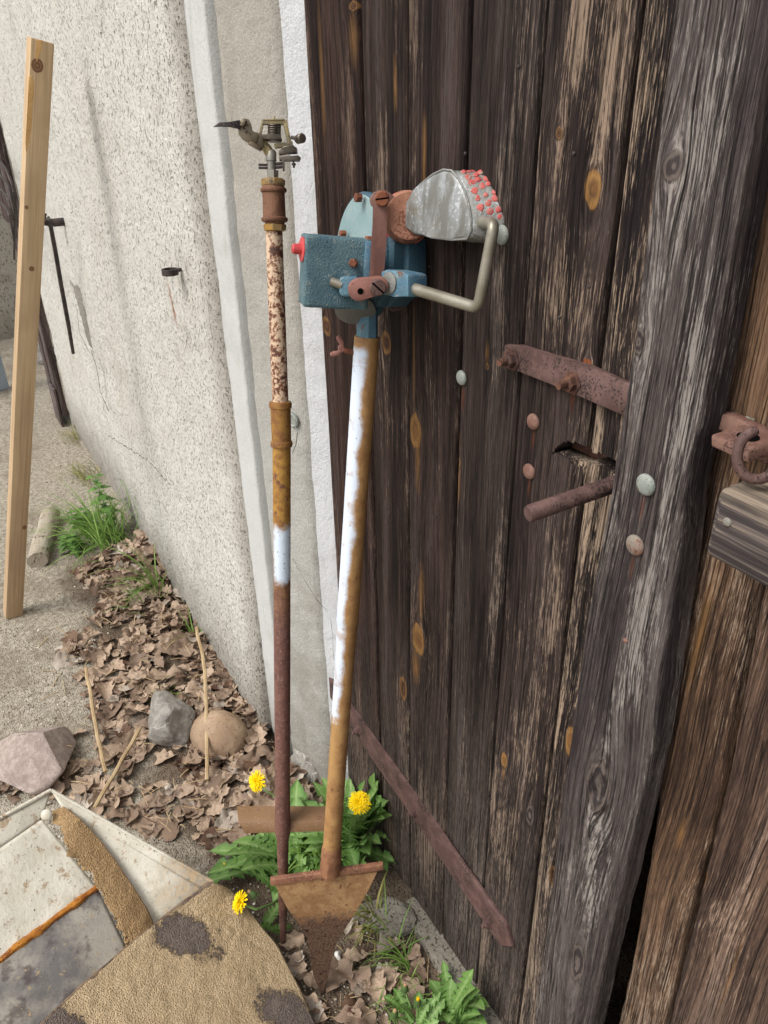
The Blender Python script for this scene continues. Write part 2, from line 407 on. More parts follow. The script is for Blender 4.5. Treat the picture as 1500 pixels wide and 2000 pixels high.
def ground_mat():
    m, g = new_mat('ground_grit'); p = g.pos(); x, y, z = g.sep(p)
    n0 = g.noise(p, 2.3, 4, .6); n1 = g.noise(p, 60, 4, .65); n2 = g.noise(p, 9, 4, .6)
    v = g.vor(p, 210); vc = g.vor(p, 210, out='Color'); r = g.sep(vc)[0]
    col = g.mix(g.sm(n1, .35, .65), srgb(134, 126, 112), srgb(168, 160, 145))
    col = g.mix(g.sm(r, .72, .9) * g.sm(v, .42, .25), col, srgb(196, 188, 170))
    col = g.mix(g.sm(r, .25, .08) * g.sm(v, .45, .3), col, srgb(84, 76, 66))
    col = g.mix(g.sm(n0 * .5 + n2 * .5, .5, .62) * .5, col, srgb(110, 98, 82))
    # dark humus where litter collects along the wall, greyer concrete apron further right
    dist = y + (n2 - .5) * .25
    hum = g.sm(dist, -.46, -.30) * g.sm(x + (n0 - .5) * .6, -2.9, -2.5)
    col = g.mix(hum * .85, col, g.mix(n1, srgb(58, 46, 36), srgb(98, 80, 64)))
    g.out(col, .95, 0, n1 * .5 + g.sm(v, .6, .05) * .7, .004, .15); return m
gr = from_np('ground', V, Fc, ground_mat()); tag(gr, kind='structure')
# black shell added behind the doors to block sky light through gaps
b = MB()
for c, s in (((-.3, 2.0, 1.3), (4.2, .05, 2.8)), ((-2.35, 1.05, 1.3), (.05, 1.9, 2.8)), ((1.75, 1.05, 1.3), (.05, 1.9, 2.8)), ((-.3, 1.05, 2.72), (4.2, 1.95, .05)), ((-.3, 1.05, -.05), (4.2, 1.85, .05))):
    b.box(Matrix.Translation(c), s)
tag(b.build('light_block_shell', M['black']), kind='structure')

# ------------------------------------------------------------------ setting: plastered wall
X_END, X_A, X_B, X_C, X_D = -3.95, -1.44, -1.345, -1.188, -1.12
wall = thing('plaster_wall', 'whitish rough rendered wall with a smooth door surround, left of the wooden door', 'wall', (-2.7, .1, 0))
DENT = [(138, 556), (158, 566), (182, 690), (168, 668), (150, 600)]
DENTW = [(ypl(u, v, -.066).x, ypl(u, v, -.066).z) for u, v in DENT]
V = []; Fc = []
xs = list(np.arange(X_END, X_A + .001, .0125)); xs[-1] = X_A; zs = list(np.arange(-.05, 2.62, .0125))
for z in zs:
    for i, x in enumerate(xs):
        d = .006 * mn.noise(Vector((x * 2.2, z * 2.2, 0))) + .0035 * mn.noise(Vector((x * 9, z * 9, 3))) + .003 * mn.noise(Vector((x * 38, z * 38, 7)))
        # the rendered skirt bulges outwards low down towards the doorway
        s = max(0, 1 - z / .75) * max(0, min(1, (x + 3.2) / 1.2)); d += .022 * s * s
        if in_poly(x, z, DENTW): d -= .02
        ex = x + (.006 * mn.noise(Vector((z * 14, 5, 0))) + .003 * mn.noise(Vector((z * 50, 5, 0))) if i in (0, len(xs) - 1) else 0)
        if i == len(xs) - 1: d -= .010
        zb = z
        if z < 0: zb = z
        V.append((ex, -.068 - d, zb))
    V.append((X_A + .002, -.03, z))
n = len(xs) + 1; xs.append(X_A + .002)
for j in range(len(zs) - 1):
    for i in range(n - 1):
        x, z = xs[i], zs[j]
        if z < .02 + .035 * mn.noise(Vector((x * 7, 9, 0))) + .02 * mn.noise(Vector((x * 30, 9, 0))) and x > -2.4: continue   # crumbled lower edge
        Fc.append((j * n + i, j * n + i + 1, (j + 1) * n + i + 1, (j + 1) * n + i))
from_np('rough_render', V, Fc, M['plaster_rough'], wall)
b = MB()
b.box(Matrix.Translation(((X_END + X_A) / 2, .16, 1.3)), (X_A - X_END - .01, .44, 2.64))     # masonry core behind the render
b.box(Matrix.Translation((-.2, .17, 2.75)), (7.5, .46, .5))
b.box(Matrix.Translation((1.6, .17, 1.3)), (1.4, .46, 2.4))
b.build('masonry', M['concrete'], wall)
def strip(name, path, z0, z1, mat, nz=200, amp=.0012, cell=.01, zb=0.0, sub=None):
    """vertical sheet following a plan path"""
    pts = []
    for (a, c) in zip(path, path[1:]):
        L = math.hypot(c[0] - a[0], c[1] - a[1]); k = max(1, int(L / cell))
        for i in range(k): pts.append((a[0] + (c[0] - a[0]) * i / k, a[1] + (c[1] - a[1]) * i / k))
    pts.append(path[-1]); V = []
    for j in range(nz + 1):
        z = z0 + (z1 - z0) * j / nz
        for i, (x, y) in enumerate(pts):
            d = amp * (mn.noise(Vector((x * 40, z * 40, y * 40))) + 1.6 * mn.noise(Vector((x * 11, z * 9, 2))))
            e = .0009 * mn.noise(Vector((z * 12, i, 1)))
            zz = z + (zb * mn.noise(Vector((x * 20, 3, 1))) if j == 0 else 0)
            V.append((x + e, y - d, zz))
    n = len(pts); Fc = [(j * n + i, j * n + i + 1, (j + 1) * n + i + 1, (j + 1) * n + i) for j in range(nz) for i in range(n - 1)]
    return from_np(name, V, Fc, mat, wall)
strip('smooth_band', [(X_A - .004, -.02), (X_A + .001, -.062), (X_B - .003, -.063), (X_B, -.060), (X_B + .004, -.03)], -.02, 2.6, M['plaster_smooth'], 240)
strip('grey_surround', [(X_B + .001, -.045), (X_B + .012, -.050), (X_C - .02, -.024), (X_C, -.016), (X_C + .005, -.010)], .02, 2.6, M['plaster_grey'], 300, .0018, .008, .03)
strip('whitewashed_reveal', [(X_C + .002, -.012), (X_C + .02, .0), (X_D - .004, .030), (X_D, .06)], .05, 2.6, M['whitewash'], 300, .0015, .008, .03)
def ribbon(name, px, y, wid, mat, parent, jag=.002):
    pts = [ypl(u, v, y) for u, v in px]; dense = []
    for a, c in zip(pts, pts[1:]):
        k = max(2, int((c - a).length / .008))
        for i in range(k): dense.append(a.lerp(c, i / k))
    dense.append(pts[-1]); V = []; Fc = []
    for i, p in enumerate(dense):
        q = p + Vector((jag * mn.noise(p * 90) * 2, 0, jag * mn.noise(p * 90 + Vector((5, 5, 5)))))
        wdt = wid * (.5 + .9 * abs(mn.noise(p * 60))) * (1 if 0 < i < len(dense) - 1 else .2)
        t = (dense[min(i + 1, len(dense) - 1)] - dense[max(i - 1, 0)]).normalized(); s = Vector((t.z, 0, -t.x)) * wdt
        V += [tuple(q + s), tuple(q - s)]
        if i: Fc.append((2 * i - 2, 2 * i - 1, 2 * i + 1, 2 * i))
    return from_np(name, V, Fc, mat, parent)
ribbon('crack', [(570, 1088), (590, 1125), (618, 1170), (640, 1195)], -.036, .0012, M['crack'], wall)
ribbon('crack', [(645, 1205), (650, 1240), (652, 1290)], -.026, .0010, M['crack'], wall)
ribbon('crack', [(176, 680), (190, 720), (196, 765), (213, 805)], -.085, .006, M['crack'], wall, .008)
ribbon('crack', [(210, 850), (290, 900), (330, 945)], -.092, .002, M['crack'], wall, .01)
ribbon('crack', [(347, 1405 - 905), (350, 540)], -.085, .0016, M['crack'], wall)
ribbon('crack', [(150, 600), (155, 650), (176, 690)], -.083, .004, M['crack'], wall)
# iron ring set in the wall
c = ypl(332, 531, -.095); b = MB()
for k in range(1):
    b.lathe(c - Vector((0, 0, .006)), (0, 0, 1), [(0, .0135), (0, .017), (.012, .017), (.012, .0135), (.0001, .0132)], 28)
ring = b.build('iron_ring', M['dark_iron'], wall)
b = MB(); b.tube([c + Vector((-.004, .014, 0)), c + Vector((-.004, .05, .004))], .004, 8); b.build('ring_shank', M['dark_iron'], ring)
c = ypl(93, 436, -.12); b = MB()
b.tube([c + Vector((.0, .06, .0)), c + Vector((0, .02, 0)), c + Vector((0, -.004, .004)), c + Vector((0, -.012, .020)), c + Vector((0, -.004, .034))], [.014, .014, .013, .012, .010], 10)
b.build('wall_hook', M['dark_iron'], wall)
# bent iron rod hanging from the hook
p0 = ypl(97, 432, -.135)
rod = MB(); pts = [ypl(95, 425, -.135), ypl(92, 433, -.150), ypl(99, 442, -.140)] + [ypl(u, v, -.13) for u, v in ((108, 490), (120, 560), (133, 630), (143, 690))]
rod.tube(pts, [.005, .0065, .007, .0075, .0075, .0075, .006], 10)
o = rod.build('iron_rod', M['dark_iron']); tag(o, 'thin dark iron rod hanging from the hook on the white wall', 'rod')
# foot stone under the surround
def stone(name, c, size, mat, seed, rot=0, label=None, cat='stone', sub=5, rough=.12, flat=.6, group=None, sharp=1.0, ncut=9, dc=(.62, .85)):
    bm = bmesh.new(); bmesh.ops.create_icosphere(bm, subdivisions=sub, radius=1)
    rr = random.Random(seed); cuts = [(Vector((rr.uniform(-1, 1), rr.uniform(-1, 1), rr.uniform(-.6, 1))).normalized(), rr.uniform(*dc)) for _ in range(ncut)]
    for v in bm.verts:
        for nn, d in cuts:
            e = v.co.dot(nn) - d
            if e > 0: v.co -= nn * e * sharp
        v.co *= 1 + rough * mn.noise(v.co * 1.6 + Vector((seed, 0, 0))) + rough * .3 * mn.noise(v.co * 6 + Vector((seed, 0, 0))) + rough * .1 * mn.noise(v.co * 22)
        if v.co.z < -flat: v.co.z = -flat
    bm.transform(Matrix.Translation(c) @ Matrix.Rotation(rot, 4, 'Z') @ Matrix.Diagonal((*size, 1)))
    me = bpy.data.meshes.new(name); bm.to_mesh(me); bm.free()
    me.polygons.foreach_set('use_smooth', [True] * len(me.polygons))
    me.transform(Matrix.Translation(-Vector(c))); o = link(name, me, mat); o.location = c
    if label: tag(o, label, cat, group)
    return o
def stone_mat(name, a, b_, c, vein=None, sc=40, bump=.003):
    m, g = new_mat(name); p = g.pos(); n1 = g.noise(p, sc, 4, .7); n2 = g.noise(p, sc * 6, 3, .65); n3 = g.noise(p, sc * .3, 3)
    col = g.mix(g.sm(n1, .38, .62), a, b_); col = g.mix(g.sm(n2, .55, .68) * .8, col, c); col = g.mix(g.sm(n3, .5, .7) * .4, col, c)
    if vein:
        v = g.sm(((g.noise(p, sc * .35, 3, .6, .6)) - .5).abs(), .014, .002); col = g.mix(v * .7, col, vein)
    g.out(col, .85, 0, n1 + n2 * .6, bump, .2); return m
M['st_pink'] = stone_mat('st_pink', srgb(158, 142, 134), srgb(180, 165, 156), srgb(130, 114, 106), None, 60, .006)
M['st_grey'] = stone_mat('st_grey', srgb(128, 124, 118), srgb(152, 148, 140), srgb(104, 96, 86), srgb(188, 184, 176))
M['st_tan'] = stone_mat('st_tan', srgb(152, 128, 104), srgb(166, 144, 120), srgb(120, 98, 80), None, 20, .0012)
stone('foundation_stone', gnd(600, 1512, .0) + Vector((-.01, .02, .015)), (.07, .05, .06), M['st_grey'], 3, .3, 'grey broken foundation stone at the foot of the white reveal', 'stone', rough=.2)
# distant parts of the yard, far left
bd = MB()
for (x0, x1, y) in ((-4.12, -3.97, .0), (-4.30, -4.13, .0), (-4.49, -4.31, .0), (-4.68, -4.50, .0)):
    bd.box(Matrix.Translation(((x0 + x1) / 2, y, 1.32)), (x1 - x0, .03, 2.5), .004)
bd.bm.free()
M['wood_far'] = wood_mat('wood_far', srgb(92, 74, 72), srgb(128, 110, 106), srgb(150, 138, 134), .6)
gate = thing('plank_gate', 'narrow dark grey board gate at the far end of the white wall', 'gate', (-4.1, 0, 0))
for x0, x1, z0 in ((-4.075, -3.955, .05), (-4.20, -4.083, .02), (-4.36, -4.208, .95), (-4.56, -4.368, 1.10), (-4.80, -4.568, 1.15)):
    MB().box(Matrix.Translation(((x0 + x1) / 2, -.085 + (x0 + 4) * .03, (z0 + 2.5) / 2)), (x1 - x0, .03, 2.5 - z0), .004).build('board', M['wood_far'], gate)
MB().box(Matrix.Translation((-4.03, -.112, .10)), (.16, .012, .2), .003).build('board', M['wood_far'], gate)
fw = MB(); fw.box(Matrix.Translation((-5.9, -.2, 1.2)), (.2, 3.4, 2.6), .01)
for vv in fw.bm.verts: pass
tag(fw.build('yard_wall', plaster('yard_render', srgb(176, 168, 154), srgb(196, 188, 174), srgb(140, 130, 116), srgb(104, 96, 86), 60, .004)), 'plain grey concrete wall closing the yard behind the leaning plank', 'wall')
stone('rubble_stone', gnd(85, 735) + Vector((-.35, .05, .03)), (.13, .10, .12), M['st_grey'], 12, .4, 'dark rubble stone on the ground beside the far board gate', 'stone')
pb = MB(); q = gnd(8, 772) + Vector((-.12, -.06, 0)); pb.box(Matrix.Translation(q + Vector((0, 0, .33))) @ Matrix.Rotation(R(-7), 4, 'Y') @ Matrix.Rotation(R(25), 4, 'Z'), (.03, .22, .66), .004)
M['pale_board'] = paint_mat('pale_board', srgb(150, 162, 170), srgb(166, 176, 182), srgb(120, 124, 124), .62, 20, .6)
tag(pb.build('painted_board', M['pale_board']), 'pale blue-grey board standing behind the leaning plank', 'board')
rnd = random.Random(5)
for k in range(4):
    b = MB(); a = [(-12 - k * 6, 300 + k * 22), (12 + k, 330 + k * 26), (28, 372 + k * 30), (34 - k * 2, 440 + k * 22)]
    pts = [ypl(u, v, -.12 - .03 * k) for u, v in a]; pts = [Vector((-4.55 - .05 * k, p.y, p.z)) if False else p for p in pts]
    full = []
    for i in range(13):
        t = i / 12 * 3; j = min(2, int(t)); full.append(pts[j].lerp(pts[j + 1], t - j))
    sm_ = [full[0]] + [(full[i - 1] + full[i] * 2 + full[i + 1]) / 4 for i in range(1, 12)] + [full[-1]]
    b.tube(sm_, .006 - .0006 * k, 6)
    tag(b.build('bent_rod', M['dark_iron']), ('uppermost bent dark rod behind the leaning plank', 'second bent dark rod from the top behind the leaning plank', 'third bent dark rod from the top behind the leaning plank', 'lowest bent dark rod behind the leaning plank')[k], 'rod', 'bent rods behind the plank')

# ------------------------------------------------------------------ left door leaf
door = thing('wooden_door', 'dark weathered vertical board door with rusty straps and dome head bolts', 'door', (-.75, 0, 0))
def lerp_list(L, z):
    if not isinstance(L, (list, tuple)): return L
    if z <= L[0][0]: return L[0][1]
    for (za, a), (zb, b) in zip(L, L[1:]):
        if z <= zb: return a + (b - a) * (z - za) / (zb - za)
    return L[-1][1]
def board(name, x0, x1, z0, z1, y, th, mat, parent, seed, holes=(), wav=.0012, cup=.002, r=.0035, nx=14, dz=.014, rot=0.0, ragged=0.006):
    nz = int((z1 - z0) / dz); V = []; idx = {}
    def co(i, j, back):
        z = z0 + (z1 - z0) * j / nz
        a = lerp_list(x0, z) + wav * mn.noise(Vector((seed, z * 4, 0))) + wav * .5 * mn.noise(Vector((seed, z * 30, 1)))
        c = lerp_list(x1, z) + wav * mn.noise(Vector((seed, z * 4, 5))) + wav * .5 * mn.noise(Vector((seed, z * 30, 6)))
        t = i / nx; t = .5 - .5 * math.cos(math.pi * t) if 0 < i < nx else t
        x = a + (c - a) * t; yy = y + rot * (x + .36)
        if j == 0: z += ragged * mn.noise(Vector((x * 60, seed, 0)))
        if back: return (x, yy + th, z)
        e = min(x - a, c - x); dd = 0
        if e < r: dd = r - math.sqrt(max(0, r * r - (r - e) ** 2))
        dd += -cup * (1 - (2 * t - 1) ** 2) * mn.noise(Vector((seed, z * 1.5, 9))) + .0008 * mn.noise(Vector((x * 90, z * 3, seed))) + .0005 * mn.noise(Vector((x * 260, z * 7, seed)))
        return (x, yy + dd, z)
    def vid(i, j, b):
        k = (i, j, b)
        if k not in idx: idx[k] = len(V); V.append(co(i, j, b))
        return idx[k]
    keep = {}
    for j in range(nz):
        for i in range(nx):
            c0 = co(i, j, 0); c1 = co(i + 1, j + 1, 0); cx_, cz_ = (c0[0] + c1[0]) / 2, (c0[2] + c1[2]) / 2
            keep[i, j] = not any(in_poly(cx_, cz_, h) for h in holes)
    Fc = []
    for (i, j), kf in keep.items():
        if not kf: continue
        Fc.append((vid(i, j, 0), vid(i + 1, j, 0), vid(i + 1, j + 1, 0), vid(i, j + 1, 0)))
        Fc.append((vid(i, j, 1), vid(i, j + 1, 1), vid(i + 1, j + 1, 1), vid(i + 1, j, 1)))
        for (di, dj, a, c) in ((-1, 0, (i, j + 1), (i, j)), (1, 0, (i + 1, j), (i + 1, j + 1)), (0, -1, (i, j), (i + 1, j)), (0, 1, (i + 1, j + 1), (i, j + 1))):
            if not keep.get((i + di, j + dj), False):
                Fc.append((vid(*a, 0), vid(*a, 1), vid(*c, 1), vid(*c, 0)))
    o = from_np(name, V, Fc, mat, parent)
    bm = bmesh.new(); bm.from_mesh(o.data)
    for e in bm.edges:
        if len(e.link_faces) == 2 and e.calc_face_angle(0) > R(50): e.smooth = False
    bm.to_mesh(o.data); bm.free(); return o
def kn(px, py, hw, hh, typ, y=0.0):
    a = ypl(px, py, y); return (a.x, a.z, abs(ypl(px + hw, py, y).x - ypl(px - hw, py, y).x) / 2, abs(ypl(px, py - hh, y).z - ypl(px, py + hh, y).z) / 2, typ)
DK, MD, PL = srgb(44, 32, 30), srgb(80, 64, 57), srgb(150, 128, 108)
HOLE = [tuple((ypl(u, v, 0).x, ypl(u, v, 0).z)) for u, v in ((1092, 868), (1110, 860), (1140, 872), (1160, 884), (1205, 900), (1235, 915), (1235, 945), (1195, 925), (1150, 905), (1128, 912), (1098, 893), (1078, 885))]
boards = [
    (-1.128, -.9765, (srgb(46, 32, 29), srgb(78, 56, 46), srgb(132, 108, 90), .2, [kn(638, 637, 9, 20, 'b'), kn(628, 160, 4, 150, 's'), kn(690, 75, 9, 60, 's'), kn(690, 12, 10, 12, 'b'), kn(688, 260, 12, 170, 'p'), kn(700, 1500, 30, 160, 'p'), kn(697, 640 + 60, 10, 22, 'b')])),
    (-.9735, -.8665, (srgb(40, 30, 28), srgb(76, 60, 52), srgb(146, 122, 102), .5, [kn(752, 670, 10, 24, 'b'), kn(750, 290, 14, 120, 'p'), kn(760, 1640, 30, 110, 'p'), kn(725, 1400, 8, 200, 'p'), kn(771, 165, 4, 60, 's'), kn(787, 1345, 7, 25, 'b')])),
    (-.8635, -.7485, (DK, MD, srgb(140, 118, 98), .4, [kn(828, 300, 5, 90, 's'), kn(790, 1200, 6, 300, 'p'), kn(830, 1640, 26, 120, 'p'), kn(811, 842, 12, 36, 'y'), kn(815, 905, 5, 70, 's'), kn(817, 1250, 13, 32, 'y'), kn(822, 1160, 7, 60, 's'), kn(812, 1300, 8, 40, 's'), kn(808, 700, 3, 120, 's')])),
    (-.7455, -.6345, (srgb(44, 35, 33), srgb(78, 66, 60), srgb(138, 120, 104), .45, [kn(893, 903, 6, 11, 'b'), kn(890, 660, 10, 120, 'p'), kn(970, 1150, 14, 260, 'p'), kn(900, 1480, 34, 120, 'p'), kn(893, 945, 5, 50, 's'), kn(894, 860, 3, 30, 's'), kn(951, 716, 4, 8, 'b'), kn(951, 690, 4, 26, 's'), kn(902, 775, 5, 34, 'r')])),
    (-.6315, -.5205, (srgb(50, 40, 38), srgb(88, 74, 68), srgb(158, 134, 112), .65, [kn(1157, 372, 18, 42, 'y'), kn(1110, 590, 60, 150, 'p'), kn(1180, 220, 22, 220, 'p'), kn(1090, 1150, 12, 300, 'p'), kn(985, 1640, 26, 140, 'p'), kn(1130, 60, 22, 110, 'p'), kn(1092, 260, 7, 13, 'b'), kn(984, 1484, 7, 16, 'y'), kn(983, 1510, 3, 18, 's'), kn(1035, 1593, 9, 22, 'd'), kn(1147, 708, 9, 8, 'o'), kn(1118, 778, 5, 34, 'r'), kn(1041, 856, 4, 26, 'r'), kn(1033, 952, 4, 24, 'r')])),
    (-.5175, -.405, (srgb(50, 42, 42), srgb(98, 84, 76), srgb(170, 146, 122), .85, [kn(1113, 1450, 12, 34, 'y'), kn(1222, 600, 26, 190, 'p'), kn(1262, 220, 24, 240, 'p'), kn(1180, 1040, 30, 120, 'p'), kn(1150, 1350, 24, 260, 'p'), kn(1118, 1480, 6, 30, 's'), kn(1080, 1712, 10, 24, 'b')])),
]
for k, (a, c, (dk, md, pl, pa, kns)) in enumerate(boards):
    mt = wood_mat('door_wood', dk, md, pl, pa, kns, k * 3.17, a, c)
    board('board', a + .0009, c - .0009, .012, 2.33, .0 + (.0015 * (k % 2)), .026, mt, door, k * 7.3, holes=[HOLE] if k >= 4 else (), cup=.003, nx=56 if k >= 4 else 16, dz=.003 if k >= 4 else .014)
mt = wood_mat('batten_wood', srgb(74, 66, 66), srgb(112, 103, 99), srgb(152, 142, 132), .7, [kn(1318, 325, 20, 34, 'd', -.03), kn(1390, 220, 60, 200, 'p', -.03), kn(1330, 820, 30, 260, 'p', -.03), kn(1260, 1250, 36, 240, 'p', -.03), kn(1160, 1730, 50, 200, 'p', -.03), kn(1172, 1535, 28, 58, 'd', -.03), kn(1250, 668, 15, 30, 'd', -.03), kn(1130, 1880, 16, 46, 'd', -.03), kn(1258, 990, 5, 40, 'r', -.03), kn(1238, 1105, 5, 34, 'r', -.03)], 41.3, -.455, -.35, .2)
board('cover_batten', [(0, -.452), (1.0, -.462), (1.15, -.452), (1.3, -.449), (1.6, -.462), (2.3, -.47)], [(0, -.356), (.4, -.357), (.9, -.352), (1.12, -.364), (1.2, -.371), (1.26, -.369), (1.5, -.377), (2.3, -.382)], .012, 2.33, -.032, .030, mt, door, 77.7, wav=.003, cup=.0015, r=.004, nx=20)
# splintered block below the slot
sp = MB(); sp.box(Matrix.Translation(ypl(1128, 915, .012)), (.045, .02, .03), .004).rough(.004, 80)
sp.build('splintered_edge', boards and bpy.data.materials['door_wood.005'] if 'door_wood.005' in bpy.data.materials else mt, door)
# lower strap hinge
def plate(name, px, y, th, mat, parent, bevel=.0015, rough=.0006):
    b = MB(); b.prism([ypl(u, v, y) for u, v in px], (0, th, 0), bevel)
    return b.build(name, mat, parent)
def hexnut(name, u, v, y, r, h, mat, parent, shank=.0):
    b = MB(); p = ypl(u, v, y); b.lathe(p, (0, -1, 0), [(0, r * 1.5), (.0015, r * 1.5), (.0016, r), (h, r), (h + .001, r * .8)], 6, .3)
    if shank: b.lathe(p, (0, -1, 0), [(0, r * .5), (shank, r * .5)], 10)
    b.rough(.0005, 200); return b.build(name, mat, parent)
s1 = plate('hinge_strap', [(640, 1319), (677, 1371), (740, 1459), (800, 1542), (870, 1641), (988, 1808), (1000, 1850), (976, 1847), (952, 1811), (880, 1706), (808, 1600), (740, 1502), (675, 1407), (640, 1356)], -.0075, .007, M['rust_purple'], door)
s2 = plate('latch_strap', [(986, 673), (1012, 675), (1075, 694), (1150, 716), (1232, 752), (1226, 817), (1160, 786), (1100, 760), (1040, 736), (1004, 722), (985, 716), (980, 695)], -.0075, .007, M['rust_purple'], door)
for u, v, s in ((699, 1427, s1), (808, 1587, s1), (953, 1803, s1)): hexnut('nut', u, v, -.0075, .0075, .007, M['rust_purple'], s, .013)
for u, v in ((1001, 703), (1118, 747)): hexnut('nut', u, v, -.0075, .0085, .008, M['rust'], s2, .019)
for u, v, mt_, r in ((1041, 824, 'rust_light', .0095), (1033, 921, 'rust_light', .0095), (1261, 947, 'zinc', .0105), (1240, 1065, 'zinc_rusty', .0105), (901, 738, 'zinc', .0095), (980, 459, 'zinc', .0105)):
    yy = -.034 if u > 1200 else -.001
    MB().dome(ypl(u, v, yy), (0, -1, 0), r, r * .42).build('dome_bolt', M[mt_], door)
MB().dome(ypl(1222, 1251, -.033), (0, -1, 0), .003, .002).build('nail', M['rust_light'], door)
# iron bar handle through the slot
hb = MB(); a = ypl(1222, 938, .01); t = ypl(1031, 1004, -.105); dv = (t - a).normalized()
hb.tube([a - dv * .05, a, a.lerp(t, .5), t - dv * .003, t], [.0088, .0088, .0088, .0088, .0074], 20)
hb.rough(.0004, 90).build('bar_handle', M['rust_purple'], door)
mb = MB(); mb.box(Matrix.Translation(ypl(1170, 893, .03)) @ Matrix.Rotation(.1, 4, 'Y'), (.12, .006, .02), .001); mb.build('lock_plate', M['rust'], door)

# ------------------------------------------------------------------ right door leaf
rd = thing('barn_door_leaf', 'brown board door leaf with a cross bar and hasp at the right edge', 'door', (.2, .02, 0))
rb = [([(0, -.338), (.3, -.342), (.55, -.345), (.74, -.354), (.86, -.366), (1.03, -.386), (1.2, -.40), (2.33, -.41)], [(0, -.272), (.45, -.282), (.9, -.296), (1.1, -.312), (1.25, -.32), (2.33, -.34)], (srgb(98, 76, 62), srgb(154, 122, 94), srgb(166, 144, 122), .7)),
      ([(0, -.270), (.45, -.279), (.9, -.293), (1.1, -.309), (1.25, -.317), (2.33, -.337)], [(0, -.10), (2.33, -.15)], (srgb(84, 66, 58), srgb(134, 108, 90), srgb(166, 140, 118), .6)),
      ([(0, -.097), (2.33, -.147)], .06, (srgb(84, 62, 52), srgb(140, 108, 84), srgb(170, 144, 122), .6)),
      (.063, .24, (srgb(56, 44, 40), srgb(96, 76, 64), srgb(150, 128, 110), .5)), (.243, .45, (srgb(56, 44, 40), srgb(96, 76, 64), srgb(150, 128, 110), .5)), (.453, .68, (srgb(56, 44, 40), srgb(96, 76, 64), srgb(150, 128, 110), .5)), (.683, .9, (srgb(56, 44, 40), srgb(96, 76, 64), srgb(150, 128, 110), .5))]
for k, (a, c, (dk, md, pl, pa)) in enumerate(rb):
    kns = [kn(1345, 1620, 8, 40, 's', .02), kn(1385, 1230, 12, 160, 's', .02)] if k == 0 else ([kn(1435, 1900, 4, 110, 's', .02), kn(1385, 1705, 8, 14, 'b', .02)] if k == 1 else [])
    mt = wood_mat('brown_wood', dk, md, pl, pa, kns, 100 + k * 5.3, lerp_list(a, 1), lerp_list(c, 1), .7)
    board('board', a, c, .012, 2.33, .008 + (.004 if k % 2 else 0), .026, mt, rd, 200 + k * 9.1, wav=.0035, cup=.005, r=.006, nx=18)
bl = ypl(1373, 1084, -.075); tl = ypl(1398, 955, -.075)
mt = wood_mat('bar_wood', srgb(64, 58, 58), srgb(98, 90, 84), srgb(150, 134, 116), .7, (), 60)
# cross bar: grain runs sideways, so it gets its own material
m, g = new_mat('bar_grain'); x, y, z = g.sep(g.pos()); v1 = g.comb(x * .03, y, z); gg = g.noise(v1, 260, 4, .6); g2 = g.noise(g.comb(x * .05, y, z), 45, 3); g3 = g.noise(g.comb(x * .02, y, z), 700, 2)
cc = g.mix(g.sm(gg * .6 + g2 * .4, .4, .6), srgb(56, 50, 50), srgb(108, 98, 92)); cc = g.mix(g.sm(g3 * .5 + gg * .5, .54, .66) * .7, cc, srgb(148, 132, 114))
cc = g.mix(g.sm(z + (g.noise(g.pos(), 20, 3) - .5) * .03, tl.z - .012, tl.z + .004), cc, g.mix(g.sm(gg, .4, .6), srgb(96, 86, 76), srgb(136, 122, 106)))
g.out(cc, .8, 0, gg * .6 + g3 * .4, .002, .2)
bm_ = MB(); zt, zb_ = tl.z + .002, bl.z
bm_.box(Matrix.Translation(((bl.x + .85) / 2, (-.075 + .008) / 2, (zt + zb_) / 2)), (.85 - bl.x, .083, zt - zb_), .006)
bmesh.ops.bisect_plane(bm_.bm, geom=bm_.bm.verts[:] + bm_.bm.edges[:] + bm_.bm.faces[:], plane_co=(-.25, 0, 0), plane_no=(1, 0, 0))
bar = bm_.build('cross_bar', m, rd)
MB().dome(ypl(1420, 1020, -.0755), (0, -1, 0), .0036, .0015).build('nail', M['zinc_rusty'], bar)
hp = MB(); hp.prism([ypl(u, v, .008) for u, v in ((1400, 796), (1560, 838), (1560, 868), (1398, 812))], (0, .008, 0), .001); hp.build('iron_strip', paint_mat('strip_paint', srgb(112, 112, 98), srgb(134, 130, 112), srgb(120, 96, 78), .6, 60), rd)
MB().dome(ypl(1457, 824, .007), (0, -1, 0), .0045, .002).build('screw', M['zinc'], rd)
hs_ = MB(); hs_.prism([ypl(u, v, -.006) for u, v in ((1388, 812), (1392, 806), (1425, 812), (1480, 838), (1496, 862), (1500, 905), (1488, 908), (1470, 880), (1440, 850), (1390, 836))], (0, .012, 0), .002)
hs_.prism([ypl(u, v, -.045) for u, v in ((1388, 872), (1462, 906), (1462, 880), (1388, 848))], (0, .045, 0), .002)
hasp = hs_.build('hasp', M['rust_light'], rd)
hh_ = MB(); q = ypl(1428, 865, -.045); hh_.lathe(q + Vector((0, .020, .0004)), (0, 0, 1), [(0, .0085), (.0004, .0085)], 18); hh_.build('hasp_hole', M['black'], hasp)
rg = MB(); c0 = ypl(1482, 888, -.055); ax = (CAM - c0).normalized() * .6 + Vector((.9, -.2, .2)) * .4
an_ = ax.normalized(); n1_ = (Vector((0, 0, 1)) - an_ * an_.z).normalized(); n2_ = an_.cross(n1_); rg.tube([c0 + (n1_ * math.cos(t) + n2_ * math.sin(t)) * .0165 * (1 + .1 * math.cos(2 * t)) for t in [.15 + k * .155 for k in range(36)]], [.0028] + [.0040] * 34 + [.003], 12); rg.build('hasp_ring', M['rust_purple'], hasp)

